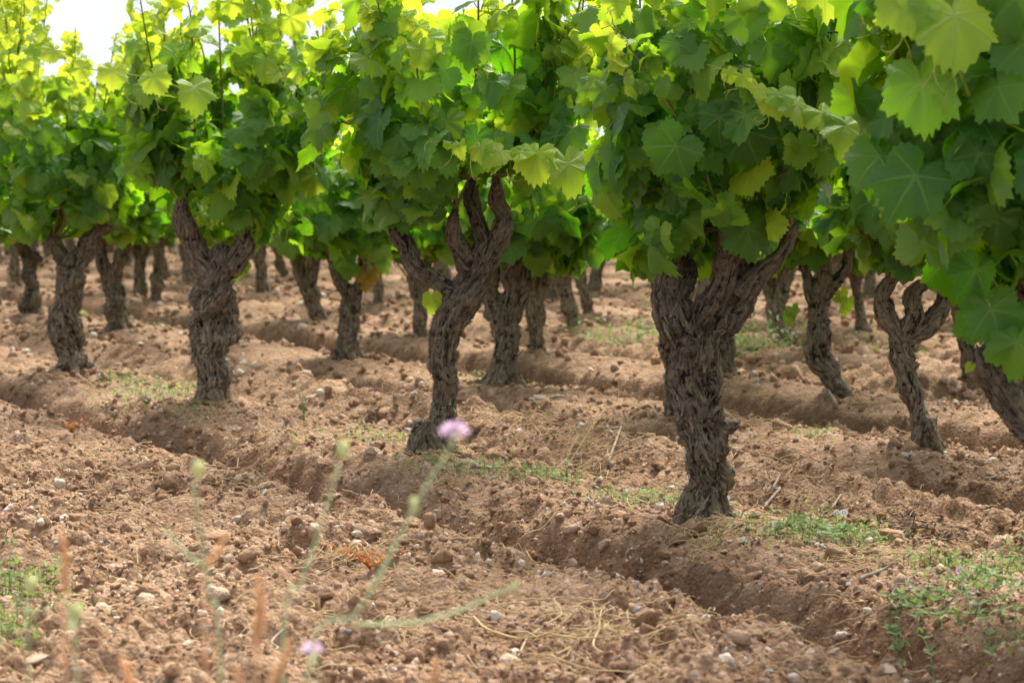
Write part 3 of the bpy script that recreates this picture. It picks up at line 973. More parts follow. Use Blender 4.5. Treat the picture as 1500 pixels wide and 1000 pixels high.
# --- third and fourth rows ----------------------------------------------
deep = [
    ((1230, 580), [(0, [(1232, 582, 22), (1217, 552, 20), (1202, 512, 20), (1196, 472, 19), (1196, 440, 19)]), (.02, [(1194, 445, 14), (1184, 410, 13), (1174, 380, 11), (1165, 355, 8)]), (-.02, [(1198, 440, 13), (1206, 405, 12), (1204, 375, 9)]), (0, [(1204, 442, 13), (1224, 415, 12), (1241, 390, 11), (1243, 352, 8)])], 'grey vine leaning left beyond the thick front vine, three arms spread like fingers', (1110, 1320, 372, 140)),
    ((787, 518), [(0, [(788, 520, 17), (785, 480, 16), (783, 440, 15)]), (0, [(780, 440, 12), (776, 405, 10), (782, 370, 8)]), (0, [(788, 440, 12), (800, 405, 10), (805, 375, 8)])], 'upright vine right behind the dark stocky one', (700, 880, 385, 150)),
    ((615, 492), [(0, [(616, 494, 15), (616, 458, 13), (612, 428, 13)]), (0, [(611, 430, 11), (605, 400, 9), (600, 375, 7)]), (0, [(615, 430, 11), (625, 400, 9), (630, 375, 7)])], 'vine seen under the long left arm of the slender middle vine', (530, 710, 372, 160)),
    ((47, 460), [(0, [(44, 460, 17), (47, 432, 14), (43, 403, 13), (44, 385, 12)]), (-.02, [(43, 388, 12), (50, 377, 11), (59, 379, 9)]), (.03, [(42, 388, 9), (34, 365, 8), (30, 345, 7)])], 'short vine at the left edge with one arm sawn off to a stub', (-40, 120, 345, 170)),
    ((470, 472), [(0, [(471, 474, 14), (458, 440, 14), (446, 415, 13)]), (0, [(445, 418, 10), (434, 388, 9), (428, 360, 7)]), (0, [(452, 420, 10), (462, 388, 9), (460, 360, 7)])], 'Y shaped vine left of the short vine with dried leaves', (390, 540, 358, 170)),
    ((1145, 494), [(0, [(1148, 496, 14), (1133, 462, 13), (1128, 430, 12)]), (0, [(1127, 432, 10), (1116, 405, 9), (1105, 380, 7)]), (0, [(1130, 432, 10), (1142, 405, 9), (1146, 380, 7)])], 'small vine bent over left between the front vine with the burl and the grey vine', (1060, 1220, 380, 170)),
    ((1264, 487), [(0, [(1265, 488, 15), (1258, 455, 9), (1254, 415, 9)]), (0, [(1254, 418, 8), (1246, 395, 7), (1243, 370, 6)]), (0, [(1255, 415, 8), (1262, 390, 7), (1266, 370, 6)])], 'thin vine with a flared foot between the grey vine and the fist armed vine', (1190, 1330, 378, 180)),
    ((1420, 557), [(0, [(1422, 559, 19), (1416, 512, 16), (1406, 465, 15), (1400, 435, 15)]), (0, [(1400, 436, 12), (1390, 405, 9), (1385, 380, 7)]), (0, [(1404, 436, 12), (1420, 405, 9), (1425, 380, 7)])], 'vine behind the lowest big leaf near the right edge', (1320, 1510, 385, 150)),
    ((838, 481), [(0, [(839, 483, 14), (831, 445, 13), (826, 412, 12)]), (0, [(826, 412, 10), (820, 385, 8), (822, 365, 7)]), (0, [(828, 412, 10), (838, 385, 8), (842, 362, 7)])], 'vine with a small green weed at its foot left of the thick front vine', (760, 910, 372, 170)),
    ((862, 460), [(0, [(863, 461, 11), (854, 425, 9), (849, 395, 9)]), (0, [(849, 396, 8), (845, 370, 7)]), (0, [(850, 396, 8), (862, 372, 7)])], 'thin vine next right from the one with a weed at its foot', (790, 930, 366, 180)),
    ((555, 448), [(0, [(556, 449, 11), (555, 425, 9), (553, 400, 9)]), (0, [(552, 400, 8), (546, 375, 7)]), (0, [(555, 400, 8), (565, 375, 7)])], 'thin straight vine in the gap right of the short vine with dried leaves', (490, 630, 362, 180)),
    ((206, 431), [(0, [(207, 433, 12), (206, 405, 10), (205, 380, 10)]), (0, [(204, 382, 8), (198, 360, 7)]), (0, [(207, 382, 8), (218, 360, 7)])], 'small straight vine in the gap left of the knotted vine', (140, 270, 352, 190)),
    ((240, 406), [(0, [(241, 408, 10), (238, 385, 9), (230, 368, 8)]), (0, [(230, 368, 7), (222, 352, 6)]), (0, [(232, 368, 7), (240, 350, 6)])], 'distant vine leaning left just beside the trunk of the knotted vine', (180, 300, 350, 200)),
    ((414, 404), [(0, [(418, 406, 9), (410, 385, 8), (408, 368, 8)]), (0, [(408, 368, 7), (402, 350, 6)]), (0, [(409, 368, 7), (418, 350, 6)])], 'distant vine bent left in the gap right of the knotted vine', (350, 470, 352, 200)),
]
for i, (b, arms, lab, cp) in enumerate(deep):
    vine(b, arms, lab, 40 + i, cp, 'mid' if i < 4 else 'far', .006 if i < 4 else .008, 12, 260 if i < 4 else 240, .128, 1.0, .42)

# --- the rest of the vineyard: copies of four vines ----------------------
def proto(seed):
    rng = np.random.default_rng(seed)
    lean = rng.normal(0, .07, 2)
    hgt = rng.uniform(.36, .46)
    r0 = rng.uniform(.036, .05)
    tr = np.array([[0, 0, -.10, r0 * 1.3], [0, 0, .02, r0 * 1.2], [lean[0] * .3, lean[1] * .3, hgt * .4, r0], [lean[0] * .9, lean[1] * .9, hgt * .75, r0 * .95], [lean[0], lean[1], hgt, r0 * .9]])
    br, ends = [tr], []
    for k in range(3):
        a = k * 2.1 + rng.uniform(0, 1)
        d = np.array([math.cos(a), math.sin(a)])
        e = np.array([[*lean, hgt - .04, r0 * .7], [*(lean + d * .07), hgt + .06, r0 * .6], [*(lean + d * .12), hgt + .15, r0 * .5], [*(lean + d * .13), hgt + .24, r0 * .35]])
        br.append(e); ends.append(e[-1][:3])
    root = link('grape_vine', None)
    link('trunk', trunk_mesh('trunk', br, .009, seed), root)
    dress(root, rng, ends, (lean[0], lean[1], .56, 1.12, .44, .44), 12, 170, 'far', .13)
    return root
protos = [proto(s) for s in (71, 72, 73, 74, 75)]
used = [False] * len(protos)
def copy_vine(src):
    r = src.copy(); COL.objects.link(r)
    for ch in src.children:
        c = ch.copy(); COL.objects.link(c); c.parent = r
    return r
rr = random.Random(5)
for k, q in enumerate(ROWS[:26]):
    off = rr.uniform(0, 1.4)
    for j in range(-30, 60):
        d = off + j * 1.45 + rr.uniform(-.12, .12)
        x, y = xy(q + rr.uniform(-.07, .07), d)
        if y < 3.2 or y > 44 or abs(x) > .235 * y + 1.0: continue
        if k == 0 and y < 11.5: continue
        if min((x - a) ** 2 + (y - b) ** 2 for a, b in PLACED) < .85 ** 2: continue
        PLACED.append((x, y))
        i = rr.randrange(len(protos))
        o = copy_vine(protos[i]) if used[i] else protos[i]
        used[i] = True
        o.location = (x, y, 0)
        o.rotation_euler = (0, 0, rr.uniform(0, 6.28))
        sc_ = rr.uniform(.92, 1.06)
        o.scale = (sc_, sc_, sc_)
        tag(o, 'distant gnarled vine in the rows far back, seen small beneath the leaf canopy', 'vine', VINE_GROUP)


# ------------------------------------------------------------------ small things of the vines
CAMP = np.array([0, 0, H])
def shoot_px(root, rng, pts, leaves, tendrils, dY, thick=.0032):
    """pts, leaves, tendrils given as pixels at a plane dY in front of (negative) or behind the trunk"""
    o = np.array(root.location); sc = F / (o[1] + dY)
    P = [local(root, *p, dY + .02 * i) for i, p in enumerate(pts[::-1])][::-1]
    L = []
    for (x, y, s, age, nx, nz_, tx, tz) in leaves:
        L.append((local(root, x, y, dY - .02), s / sc * rng.uniform(.85, 1.15), min(1, age * rng.uniform(.75, 1)), (nx + rng.normal(0, .35), -.75, nz_ * rng.uniform(.3, 1.1)), (tx + rng.normal(0, .35), -.25 + rng.normal(0, .2), tz)))
    Tn = [(local(root, x, y, dY - .02), (dx, rng.normal(0, .2) - .15, dz), ln / sc) for (x, y, dx, dz, ln) in tendrils]
    young_shoot(root, P, L, Tn, rng, thick)
shoot_px(vD, rD, [(1262, 205), (1215, 178), (1160, 150), (1105, 122), (1066, 103), (1036, 95)],
    [(1068, 106, 24, 1, .3, .8, .6, -.6), (1088, 112, 34, 1, -.2, .9, .2, -.9), (1112, 128, 44, .98, .4, .8, -.3, -1), (1142, 138, 52, .95, -.3, .9, .3, -.9),
     (1168, 152, 66, .85, .2, .8, -.5, -.9), (1205, 166, 78, .72, -.1, .8, .1, -1), (1238, 184, 88, .62, .2, .9, .3, -1), (1130, 150, 48, .9, .1, .6, .4, -1)],
    [(1066, 110, -.1, -.6, 20), (1082, 130, -.9, -.3, 30), (1128, 146, -.1, -1, 52), (1190, 190, .5, -.7, 30), (1058, 102, -.6, .1, 26)], -.50)
shoot_px(vC, rC, [(878, 262), (838, 240), (790, 226), (735, 222), (685, 214), (650, 206), (628, 203)],
    [(655, 210, 16, 1, .3, .7, .2, -.9), (672, 212, 26, 1, -.2, .8, .3, -.8), (704, 216, 40, .98, .1, .9, .1, -1), (733, 222, 50, .95, .3, .8, -.4, -.9),
     (786, 226, 66, .85, -.1, .7, -.1, -1), (832, 240, 74, .55, .2, .8, .3, -1), (762, 224, 44, .9, .1, .9, .3, .5)],
    [(664, 220, -.3, -.8, 34), (690, 232, -.2, -.9, 46), (634, 206, -.6, -.4, 26), (742, 245, .2, -1, 42), (640, 204, -.2, -1, 20)], -.46)
shoot_px(vB, rB, [(300, 150), (262, 128), (205, 112), (150, 104), (110, 96), (72, 66), (40, 52)],
    [(48, 55, 20, 1, .3, .8, -.4, -.6), (80, 74, 34, 1, .1, .9, .2, -.9), (120, 100, 40, 1, -.2, .8, -.1, -1), (165, 104, 44, .95, .2, .7, .2, -.9), (225, 112, 50, .9, .1, .8, .2, -1), (285, 128, 62, .75, -.1, .8, .3, -1)],
    [(186, 116, -.1, -1, 52), (228, 142, .1, -1, 34), (284, 150, .0, -1, 50), (100, 96, -.2, .9, 26)], -.48)
shoot_px(vE, rE, [(1420, 140), (1400, 90), (1385, 50), (1360, 22), (1340, 4), (1328, -14)],
    [(1330, 0, 40, 1, .3, .7, -.4, -.8), (1352, 14, 60, 1, -.2, .9, .3, -.9), (1398, 22, 116, .97, .1, .6, .25, -1), (1320, 2, 90, .6, -.3, .8, -.3, -1), (1350, 120, 112, .05, .1, .5, .1, -1)],
    [(1325, 35, -.2, -1, 70), (1318, 45, .3, -1, 80), (1366, 48, -.1, -1, 90), (1392, 75, .1, -1, 80), (1390, 130, -.5, -.5, 50)], -.42)

def loose_leaves(root, rng, items, dY, name='sucker_leaves'):
    o = np.array(root.location); sc = F / (o[1] + dY)
    P = np.array([local(root, x, y, dY + rng.normal(0, .01)) for x, y, *_ in items])
    S = np.array([i[2] / sc for i in items]); A = np.array([i[3] for i in items], float)
    N = np.array([(rng.normal(0, .35), -.9, rng.uniform(.1, .7)) for i in items])
    T = np.array([(rng.normal(0, .5), -.2, -1) for i in items])
    link(name, leaves_mesh(name, P, N, T, S, A, 'near', rng), root)
loose_leaves(vC, rC, [(634, 436, 34, .85)], -.05)
loose_leaves(vI, rI, [(520, 350, 42, .2), (506, 378, 44, .15), (548, 352, 36, .3), (556, 368, 40, .4), (533, 360, 30, .5), (515, 392, 32, .2), (560, 388, 26, .55)], -.10)
loose_leaves(vI, rI, [(530, 400, 24, -.9), (541, 408, 22, -1), (536, 418, 18, -1), (548, 398, 20, -.8)], -.07, 'withered_leaves')
loose_leaves(vE, rE, [(1452, 452, 96, .12), (1490, 500, 90, .05), (1425, 470, 60, .1), (1500, 470, 90, .05), (1470, 325, 80, .45), (1430, 395, 80, .02)], -.16)
def grape_cluster(root, px, py, dY, wpx, lpx):
    o = np.array(root.location); sc = F / (o[1] + dY)
    s = Soup(); V, T = ico(2); rg = np.random.default_rng(6)
    c0 = local(root, px, py, dY)
    for i in range(70):
        f = rg.random(); a = rg.uniform(0, 6.28); r_ = wpx / 2 / sc * (1 - .7 * f) * math.sqrt(rg.random())
        s.add(V * .0036 * rg.uniform(.7, 1.2) + c0 + [math.cos(a) * r_, math.sin(a) * r_, -f * lpx / sc], T)
    s.add(*tube(np.array([c0 + [0, 0, .03], c0, c0 - [0, 0, lpx / sc]]), .0012, 4))
    link('grape_cluster', s.mesh('grape_cluster', M_TEND), root)
grape_cluster(vI, 541, 372, -.13, 24, 26)
loose_leaves(vE, rE, [(1422, 535, 16, 1)], -.10, 'sucker_buds')
loose_leaves(vB, rB, [(348, 395, 26, .25), (358, 388, 26, .2)], .12)
VG = [o for o in bpy.data.objects if o.name.startswith('grape_vine') and 'like fingers' in o.get('label', '')][0]
loose_leaves(VG, np.random.default_rng(3), [(1232, 428, 24, .85), (1242, 440, 22, .8), (1238, 450, 20, .75), (1226, 436, 16, .7), (1160, 452, 24, .4), (1156, 462, 22, .3)], -.02)

# ------------------------------------------------------------------ clods, stones
def lumpy(sub, seed, amp):
    V, T = ico(sub)
    r = np.random.default_rng(seed)
    d = 1 + amp * noise3(V * 1.3 + seed * 3.1, seed) + amp * .7 * noise3(V * 2.9 + seed, seed + 1) + (amp * .5 * noise3(V * 6 + seed, seed + 2) if sub > 2 else 0)
    V = V * d[:, None]
    for k in range(8 if sub > 1 else 3):
        nn = unit(r.normal(0, 1, 3)); V = V - np.maximum(V @ nn - r.uniform(.45, .8), 0)[:, None] * nn
    if sub > 1: V = V * (1 + .10 * noise3(V * 5 + seed, seed + 5))[:, None]
    return V * r.uniform(.7, 1.25, 3), T
CL3 = [lumpy(3, 100 + i, .34) for i in range(10)]
CL2 = [lumpy(2, 200 + i, .34) for i in range(12)]
CL1 = [lumpy(1, 300 + i, .22) for i in range(8)]
def rotz_np(a, tilt, ax):
    ca, sa = np.cos(a), np.sin(a)
    n = len(a)
    Rz = np.zeros((n, 3, 3)); Rz[:, 0, 0] = ca; Rz[:, 0, 1] = -sa; Rz[:, 1, 0] = sa; Rz[:, 1, 1] = ca; Rz[:, 2, 2] = 1
    ct, st = np.cos(tilt), np.sin(tilt)
    Rx = np.zeros((n, 3, 3)); Rx[:, 0, 0] = 1; Rx[:, 1, 1] = ct; Rx[:, 1, 2] = -st; Rx[:, 2, 1] = st; Rx[:, 2, 2] = ct
    return Rz @ Rx
def scatter(n, y0, y1, rng, half=.29):
    """even per area inside the wedge the camera can see, with a margin"""
    Y = np.sqrt(rng.uniform(y0 * y0, y1 * y1, n))
    return rng.uniform(-half, half, n) * (Y + .4), Y
def build_clods():
    rng = np.random.default_rng(77)
    s = Soup()
    for (n, y0, y1, ra, rb, T) in ((110, 3.4, 14, .030, .046, CL3), (1100, 3.2, 16, .020, .040, CL3), (5500, 3.2, 10, .011, .022, CL2), (15000, 9, 19, .012, .034, CL1), (9000, 18, 34, .02, .05, CL1),
                                  (22000, 3.2, 8.5, .0055, .011, CL2), (30000, 3.2, 6.5, .0028, .0056, CL1)):
        x, y = scatter(n, y0, y1, rng)
        h, damp, strip = ground(x, y)
        if T is CL2 and ra < .02 and y1 < 11:
            near = [(a, b) for a, b in PLACED if b < 11.5]
            k = 26 * len(near)
            an, rd = rng.uniform(0, 6.28, k), rng.uniform(.055, .14, k)
            x = np.concatenate([x, np.repeat([p[0] for p in near], 26) + np.cos(an) * rd]); y = np.concatenate([y, np.repeat([p[1] for p in near], 26) + np.sin(an) * rd])
            h, damp, strip = ground(x, y); strip[n:] = 0; n = len(x)
        pat = noise2(x * 2.7, y * 2.7, 61) + .6 * noise2(x * 7, y * 7, 62)
        keep = rng.random(n) < np.clip(.62 + .6 * pat, .08, 1) * (1 - .45 * strip) * (1 - .15 * damp)
        x, y, h = x[keep], y[keep], h[keep]
        m = len(x)
        r = ra * (rb / ra) ** (rng.random(m) ** 1.8)
        R = rotz_np(rng.uniform(0, 6.28, m), rng.normal(0, .5, m), None)
        tone = np.clip(rng.beta(2, 2, m) * .95 + (rng.random(m) < .06) * 1.0, 0, 1)
        if ra > .015: tone = np.clip(tone, 0, .7)
        w = rng.integers(0, len(T), m)
        for k, (V, F_) in enumerate(T):
            I = np.where(w == k)[0]
            if not len(I): continue
            W = np.einsum('nij,vj->nvi', R[I], V) * r[I][:, None, None]
            W += np.stack([x[I], y[I], h[I] + r[I] * .12], 1)[:, None]
            s.add(W.reshape(-1, 3), (F_[None] + (np.arange(len(I)) * len(V))[:, None, None]).reshape(-1, 3), None, tone=np.repeat(tone[I], len(V)))
    tag(link('soil_clods', s.mesh('soil_clods', M_CLOD)), 'crumbly reddish tan clods and grit covering the ploughed ground', 'clods', kind='stuff')
build_clods()

def stone_mesh(seed, mat, flat=.7):
    r = np.random.default_rng(seed)
    b = bmesh.new()
    P = unit(r.normal(0, 1, (13, 3))) * r.uniform(.75, 1.0, (13, 1)) * [1, r.uniform(.6, .9), flat * r.uniform(.55, .85)]
    for p in P: b.verts.new(p)
    g = bmesh.ops.convex_hull(b, input=b.verts)
    bmesh.ops.delete(b, geom=[v for v in b.verts if not v.link_faces], context='VERTS')
    bmesh.ops.bevel(b, geom=list(b.edges), offset=.04, segments=1, affect='EDGES', profile=.6)
    me = bpy.data.meshes.new('stone'); b.to_mesh(me); b.free()
    me.materials.append(mat)
    return me
SM = {k: [stone_mesh(500 + 10 * j + i, m) for i in range(5)] for j, (k, m) in enumerate((('white', M_WHITE), ('tan', M_TAN), ('red', M_RED), ('grey', M_GREY)))}
def stone(px, py, wpx, kind, label, group=None, flat=1.0, rng=random.Random(3)):
    g = on_ground(px, py + wpx * .25)
    x, y = g[0], g[1]
    r = wpx / 2 * y / F
    o = link('stone' if wpx > 14 else 'pebble', rng.choice(SM[kind]))
    o.location = (x, y, gz(x, y) + r * .12 * flat)
    o.rotation_euler = (rng.uniform(-.3, .3), rng.uniform(-.3, .3), rng.uniform(0, 6.28))
    o.scale = (r, r, r * flat)
    return tag(o, label, 'stone', group)
SG = 'stones lying on the ploughed soil'
for a in [
    (868, 746, 44, 'red', 'reddish brown rock beside the weeds left of the thick front trunk', 1.2),
    (1232, 812, 30, 'red', 'dark red round rock on the gravel strip right of the thick front trunk', 1.0),
    (622, 700, 30, 'red', 'flat red brown rock below the foot of the slender middle vine', .8),
    (640, 720, 24, 'tan', 'squarish tan rock just under the flat red brown rock', 1.3),
    (55, 972, 66, 'tan', 'large flat tan rock in the bottom left corner', .7),
    (104, 955, 34, 'tan', 'pinkish rock touching the large flat corner rock', .9),
    (122, 829, 44, 'white', 'long white rock at the left behind the green weeds', .6),
    (790, 579, 26, 'white', 'white flat rock behind the slender middle vine', .7),
    (1106, 509, 16, 'white', 'whitish rock among weeds between the third row vines', 1.2),
    (1236, 549, 24, 'white', 'low white rock by the foot of the grey leaning vine', .6),
    (206, 490, 18, 'white', 'whitish rock by the foot of the forked vine', .8),
    (1090, 788, 34, 'grey', 'pale grey slab right of the foot of the thick front vine', .6),
    (1112, 818, 28, 'tan', 'round tan rock on the gravel strip', 1.2),
    (249, 650, 20, 'tan', 'right one of two tan rocks under the weeds by the knotted vine', 1.3),
    (234, 654, 15, 'tan', 'left one of two tan rocks under the weeds by the knotted vine', 1.2),
    (598, 601, 22, 'grey', 'upright grey rock left of the slender middle trunk', 1.6),
    (840, 770, 22, 'white', 'angular white rock under the reddish brown rock', 1.2),
    (960, 852, 30, 'red', 'wedge shaped red rock on the furrow wall', 1.1),
    (930, 912, 26, 'grey', 'dark grey rock in the foreground right of the pale forked twig', 1.1),
    (1098, 868, 26, 'tan', 'oblong buff rock lying in the furrow', .8),
    (1150, 895, 26, 'tan', 'cracked tan rock beside the furrow bottom', .8),
    (1222, 945, 34, 'tan', 'big rounded earth coloured rock in the furrow at lower right', 1.2),
    (1300, 990, 40, 'tan', 'large tan rock at the bottom edge in the furrow mouth', 1.0),
    (1345, 935, 30, 'grey', 'pale rock under the bindweed at lower right', 1.0),
    (1022, 752, 26, 'red', 'brown rock leaning on the foot of the thick front vine', .9),
    (712, 697, 20, 'tan', 'tan rock in the weeds right of the slender middle vine', 1.1),
    (868, 790, 20, 'white', 'small pale rock with a dry grass tuft on the strip', .9),
    (1330, 668, 22, 'grey', 'grey rock beside the foot of the fist armed vine', .8),
]:
    stone(*a[:5], SG, a[5])
rs = random.Random(11)
def rand_px(y0, y1, p=1.0):
    return rs.uniform(-30, 1530), y0 + (y1 - y0) * rs.random() ** p
for i in range(60):
    px, py = rand_px(400, 995, 1.1)
    s_ = (py - 276) / 500
    stone(px, py, max(2.6, rs.uniform(3, 9.5) * s_), 'white', 'small white pebble scattered on the reddish soil', 'white pebbles', rs.uniform(.5, 1.0), rs)
for i in range(90):
    px, py = rand_px(520, 995, .9)
    s_ = (py - 276) / 500
    k = rs.choice(('tan', 'tan', 'red', 'grey'))
    stone(px, py, rs.uniform(8, 19) * s_, k, {'tan': 'small tan stone scattered on the reddish soil', 'red': 'small red brown stone scattered on the soil', 'grey': 'small grey stone scattered on the reddish soil'}[k], k + ' small stones', rs.uniform(.6, 1.1), rs)
# gravel on the untilled strip of the first row: small stones one can count
for i in range(80):
    x, y = xy(Q1 + rs.gauss(-.12, .10), qd(*on_ground(rs.uniform(880, 1500), 790)[:2])[1] + rs.uniform(-.9, .5))
    if y < 3.3: continue
    k = rs.choice(('tan', 'white', 'grey', 'red', 'tan'))
    o = link('pebble', rs.choice(SM[k])); r = rs.uniform(.004, .013)
    o.location = (x, y, gz(x, y) + r * .3); o.scale = (r, r, r * .7); o.rotation_euler = (rs.uniform(-.4, .4), rs.uniform(-.4, .4), rs.uniform(0, 6))
    tag(o, {'white': 'small white pebble scattered on the reddish soil', 'tan': 'small tan stone scattered on the reddish soil', 'red': 'small red brown stone scattered on the soil', 'grey': 'small grey stone scattered on the reddish soil'}[k], 'stone', ('white pebbles' if k == 'white' else k + ' small stones'))

# ------------------------------------------------------------------ twigs, straw
def stick(name, a, b, rpx, label, mat, group=None, bend=.06, lift=.004, fork=False, rng=random.Random(8), cat='twig'):
    A, B = on_ground(*a), on_ground(*b)
    n = 7
    P = np.array([A + (B - A) * t for t in np.linspace(0, 1, n)])
    L = np.linalg.norm(B - A)
    P[:, 0] += np.array([rng.gauss(0, bend * L) for _ in range(n)]); P[:, 1] += np.array([rng.gauss(0, bend * L) for _ in range(n)])
    r = rpx * A[1] / F
    z = np.array([gz(p[0], p[1]) for p in P])
    z = np.maximum(z, np.convolve(np.pad(z, 1, 'edge'), [.33, .34, .33], 'valid'))
    P[:, 2] = z + r + lift
    s = Soup(); s.add(*tube(catmull(P, max(.006, L / 40)), np.linspace(r, r * .6, len(catmull(P, max(.006, L / 40)))) , 6))
    if fork:
        Q = np.array([P[3], P[3] + (P[5] - P[3]) * .6 + [L * .15, L * .08, r], P[3] + (P[6] - P[3]) * .8 + [L * .28, L * .1, r]])
        s.add(*tube(Q, [r * .8, r * .7, r * .4], 6))
    me = s.mesh(name, mat)
    me.transform(Matrix.Translation(-Vector(A)))
    o = link(name, me); o.location = A
    return tag(o, label, cat, group)
TG = 'dead twigs on the soil'
for a in [((990, 908), (998, 952), 3.2, 'pale forked dead twig lying across the foreground soil', True),
          ((885, 660), (932, 640), 2.2, 'grey dead twig in the straw between the two front vines', False),
          ((1128, 722), (1140, 704), 3.0, 'short bleached twig right of the thick front trunk', False),
          ((1398, 703), (1416, 720), 2.6, 'short grey twig on the ridge below the fist armed vine', False),
          ((1392, 795), (1424, 812), 2.8, 'thick bleached twig right of the dark heap of roots', True),
          ((1432, 780), (1446, 804), 2.8, 'stubby grey twig at the right edge beside the bleached twig', False),
          ((1182, 738), (1228, 718), 2.2, 'long pale twig left of the dark heap of roots', False),
          ((1214, 578), (1218, 604), 2.6, 'upright bleached twig below the grey leaning vine', False),
          ((775, 590), (822, 584), 2.2, 'dark twig beside the white flat rock', False),
          ((535, 600), (560, 588), 2.2, 'dark twig left of the slender middle trunk', False),
          ((1260, 845), (1308, 840), 3.6, 'dark stump of wood on the gravel strip', False),
          ((1180, 800), (1215, 812), 2.4, 'thin twig in front of the dark red round rock', False),
          ((395, 990), (425, 940), 2.2, 'thin dead twig at the bottom left of centre', False),
          ((1060, 905), (1075, 880), 2.0, 'thin grey twig on the furrow wall', False),
          ((690, 690), (735, 694), 3.0, 'flat grey twig in the weeds right of the slender middle vine', False)]:
    stick('twig', a[0], a[1], a[2], a[3], M_TWIG, TG, fork=a[4])
for i in range(26):
    px, py = rand_px(430, 980, 1)
    s_ = (py - 276) / 500
    l = rs.uniform(18, 46) * s_; an = rs.uniform(-.5, .5)
    stick('twig', (px, py), (px + l * math.cos(an), py + l * math.sin(an) * .4), rs.uniform(1.0, 2.2) * s_, 'thin dead twig scattered on the soil', M_TWIG, 'thin twigs on the soil', bend=.08, rng=rs)
SGR = 'long dry straw stalks'
for a in [((690, 918), (905, 985), 2.0, 'long dry stalk slanting through the foreground right of centre'),
          ((760, 962), (832, 895), 1.8, 'dry stalk crossing the long slanting stalk'),
          ((700, 955), (860, 992), 1.6, 'dry stalk lowest of the crossing stalks in the foreground'),
          ((470, 832), (575, 846), 2.0, 'dry stalk beside the rusty withered weed'),
          ((940, 935), (1060, 968), 1.8, 'dry stalk below the pale forked twig'),
          ((755, 672), (870, 640), 1.5, 'dry stalk in the straw behind the pink flower'),
          ((820, 660), (905, 630), 1.5, 'upper dry stalk in the straw patch'),
          ((880, 985), (880, 925), 1.6, 'short dry stalk pointing away in the foreground'),
          ((330, 700), (420, 690), 1.5, 'dry stalk left of centre near the blurred bud'),
          ((1055, 835), (1120, 858), 1.5, 'dry stalk along the furrow edge')]:
    stick('straw_stalk', a[0], a[1], a[2], a[3], M_STRAW, SGR, .02, .008, cat='straw')
rng = np.random.default_rng(31)
def straw_soup():
    s = Soup()
    def patch(px, py, rx, ry, n, L0, L1):
        for i in range(n):
            u = rng.normal(0, .5, 2)
            g = on_ground(px + u[0] * rx, py + u[1] * ry)
            a = rng.uniform(0, 6.28); L = rng.uniform(L0, L1)
            t = np.linspace(-.5, .5, 6)
            c = rng.normal(0, .25)
            P = np.stack([g[0] + math.cos(a) * L * t - math.sin(a) * c * L * t ** 2, g[1] + math.sin(a) * L * t + math.cos(a) * c * L * t ** 2, 0 * t], 1)
            z = ground(P[:, 0], P[:, 1])[0]
            P[:, 2] = z.max() * .6 + z * .4 + rng.uniform(.001, .018) + t * rng.normal(0, .12) * L
            s.add(*tube(P, rng.uniform(.0006, .0014), 4))
    for a in [(850, 655, 70, 22, 60, .05, .22), (800, 640, 60, 15, 30, .05, .2), (520, 838, 60, 14, 40, .04, .16), (860, 960, 80, 30, 40, .04, .2), (170, 680, 60, 14, 24, .04, .12),
              (200, 715, 50, 14, 20, .03, .1), (1150, 690, 60, 20, 36, .03, .1), (1430, 790, 50, 14, 24, .03, .12), (40, 690, 50, 14, 20, .03, .12), (560, 575, 30, 12, 16, .05, .16),
              (1035, 785, 40, 10, 24, .02, .06), (340, 720, 50, 10, 24, .03, .12), (720, 480, 60, 10, 20, .05, .2), (900, 620, 90, 10, 30, .05, .2), (1300, 620, 60, 14, 20, .05, .15), (1040, 780, 60, 12, 50, .03, .09), (640, 670, 50, 10, 70, .03, .09), (420, 640, 160, 20, 70, .03, .12), (700, 620, 160, 14, 60, .04, .14), (1150, 620, 120, 16, 40, .04, .14), (310, 602, 40, 8, 40, .03, .1), (1180, 720, 80, 20, 40, .03, .12), (300, 560, 120, 14, 30, .04, .12), (1250, 830, 90, 14, 60, .02, .07)]:
        patch(*a)
    for i in range(800):
        px, py = rng.uniform(0, 1500), 400 + 600 * rng.random() ** .8
        patch(px, py, 10, 4, 1, .02, .10)
    tag(link('dry_straw', s.mesh('dry_straw', M_STRAW)), 'thin bits of bleached straw littering the soil', 'straw', kind='stuff')
straw_soup()
def root_heap():
    s = Soup()
    g0 = on_ground(1322, 752)
    for i in range(110):
        a = rng.uniform(0, 6.28); L = rng.uniform(.04, .14)
        c = g0 + np.array([rng.normal(0, .075), rng.normal(0, .05), 0])
        n = 6; t = np.linspace(-.5, .5, n)
        P = np.stack([c[0] + math.cos(a) * L * t, c[1] + math.sin(a) * L * t, 0 * t], 1) + rng.normal(0, .006, (n, 3))
        P[:, 2] += gz(c[0], c[1]) + rng.uniform(.005, .055) * math.exp(-((c[0] - g0[0]) / .1) ** 2)
        s.add(*tube(P - np.array([g0[0], g0[1], 0]), rng.uniform(.0008, .0022), 4))
    m = plain('dark_root', (.10, .065, .045), (.22, .16, .115), 30, .9)
    o = link('root_heap', s.mesh('root_heap', m)); o.location = (g0[0], g0[1], 0)
    tag(o, 'dark tangled heap of dead roots below the fist armed vine', 'root heap')
root_heap()

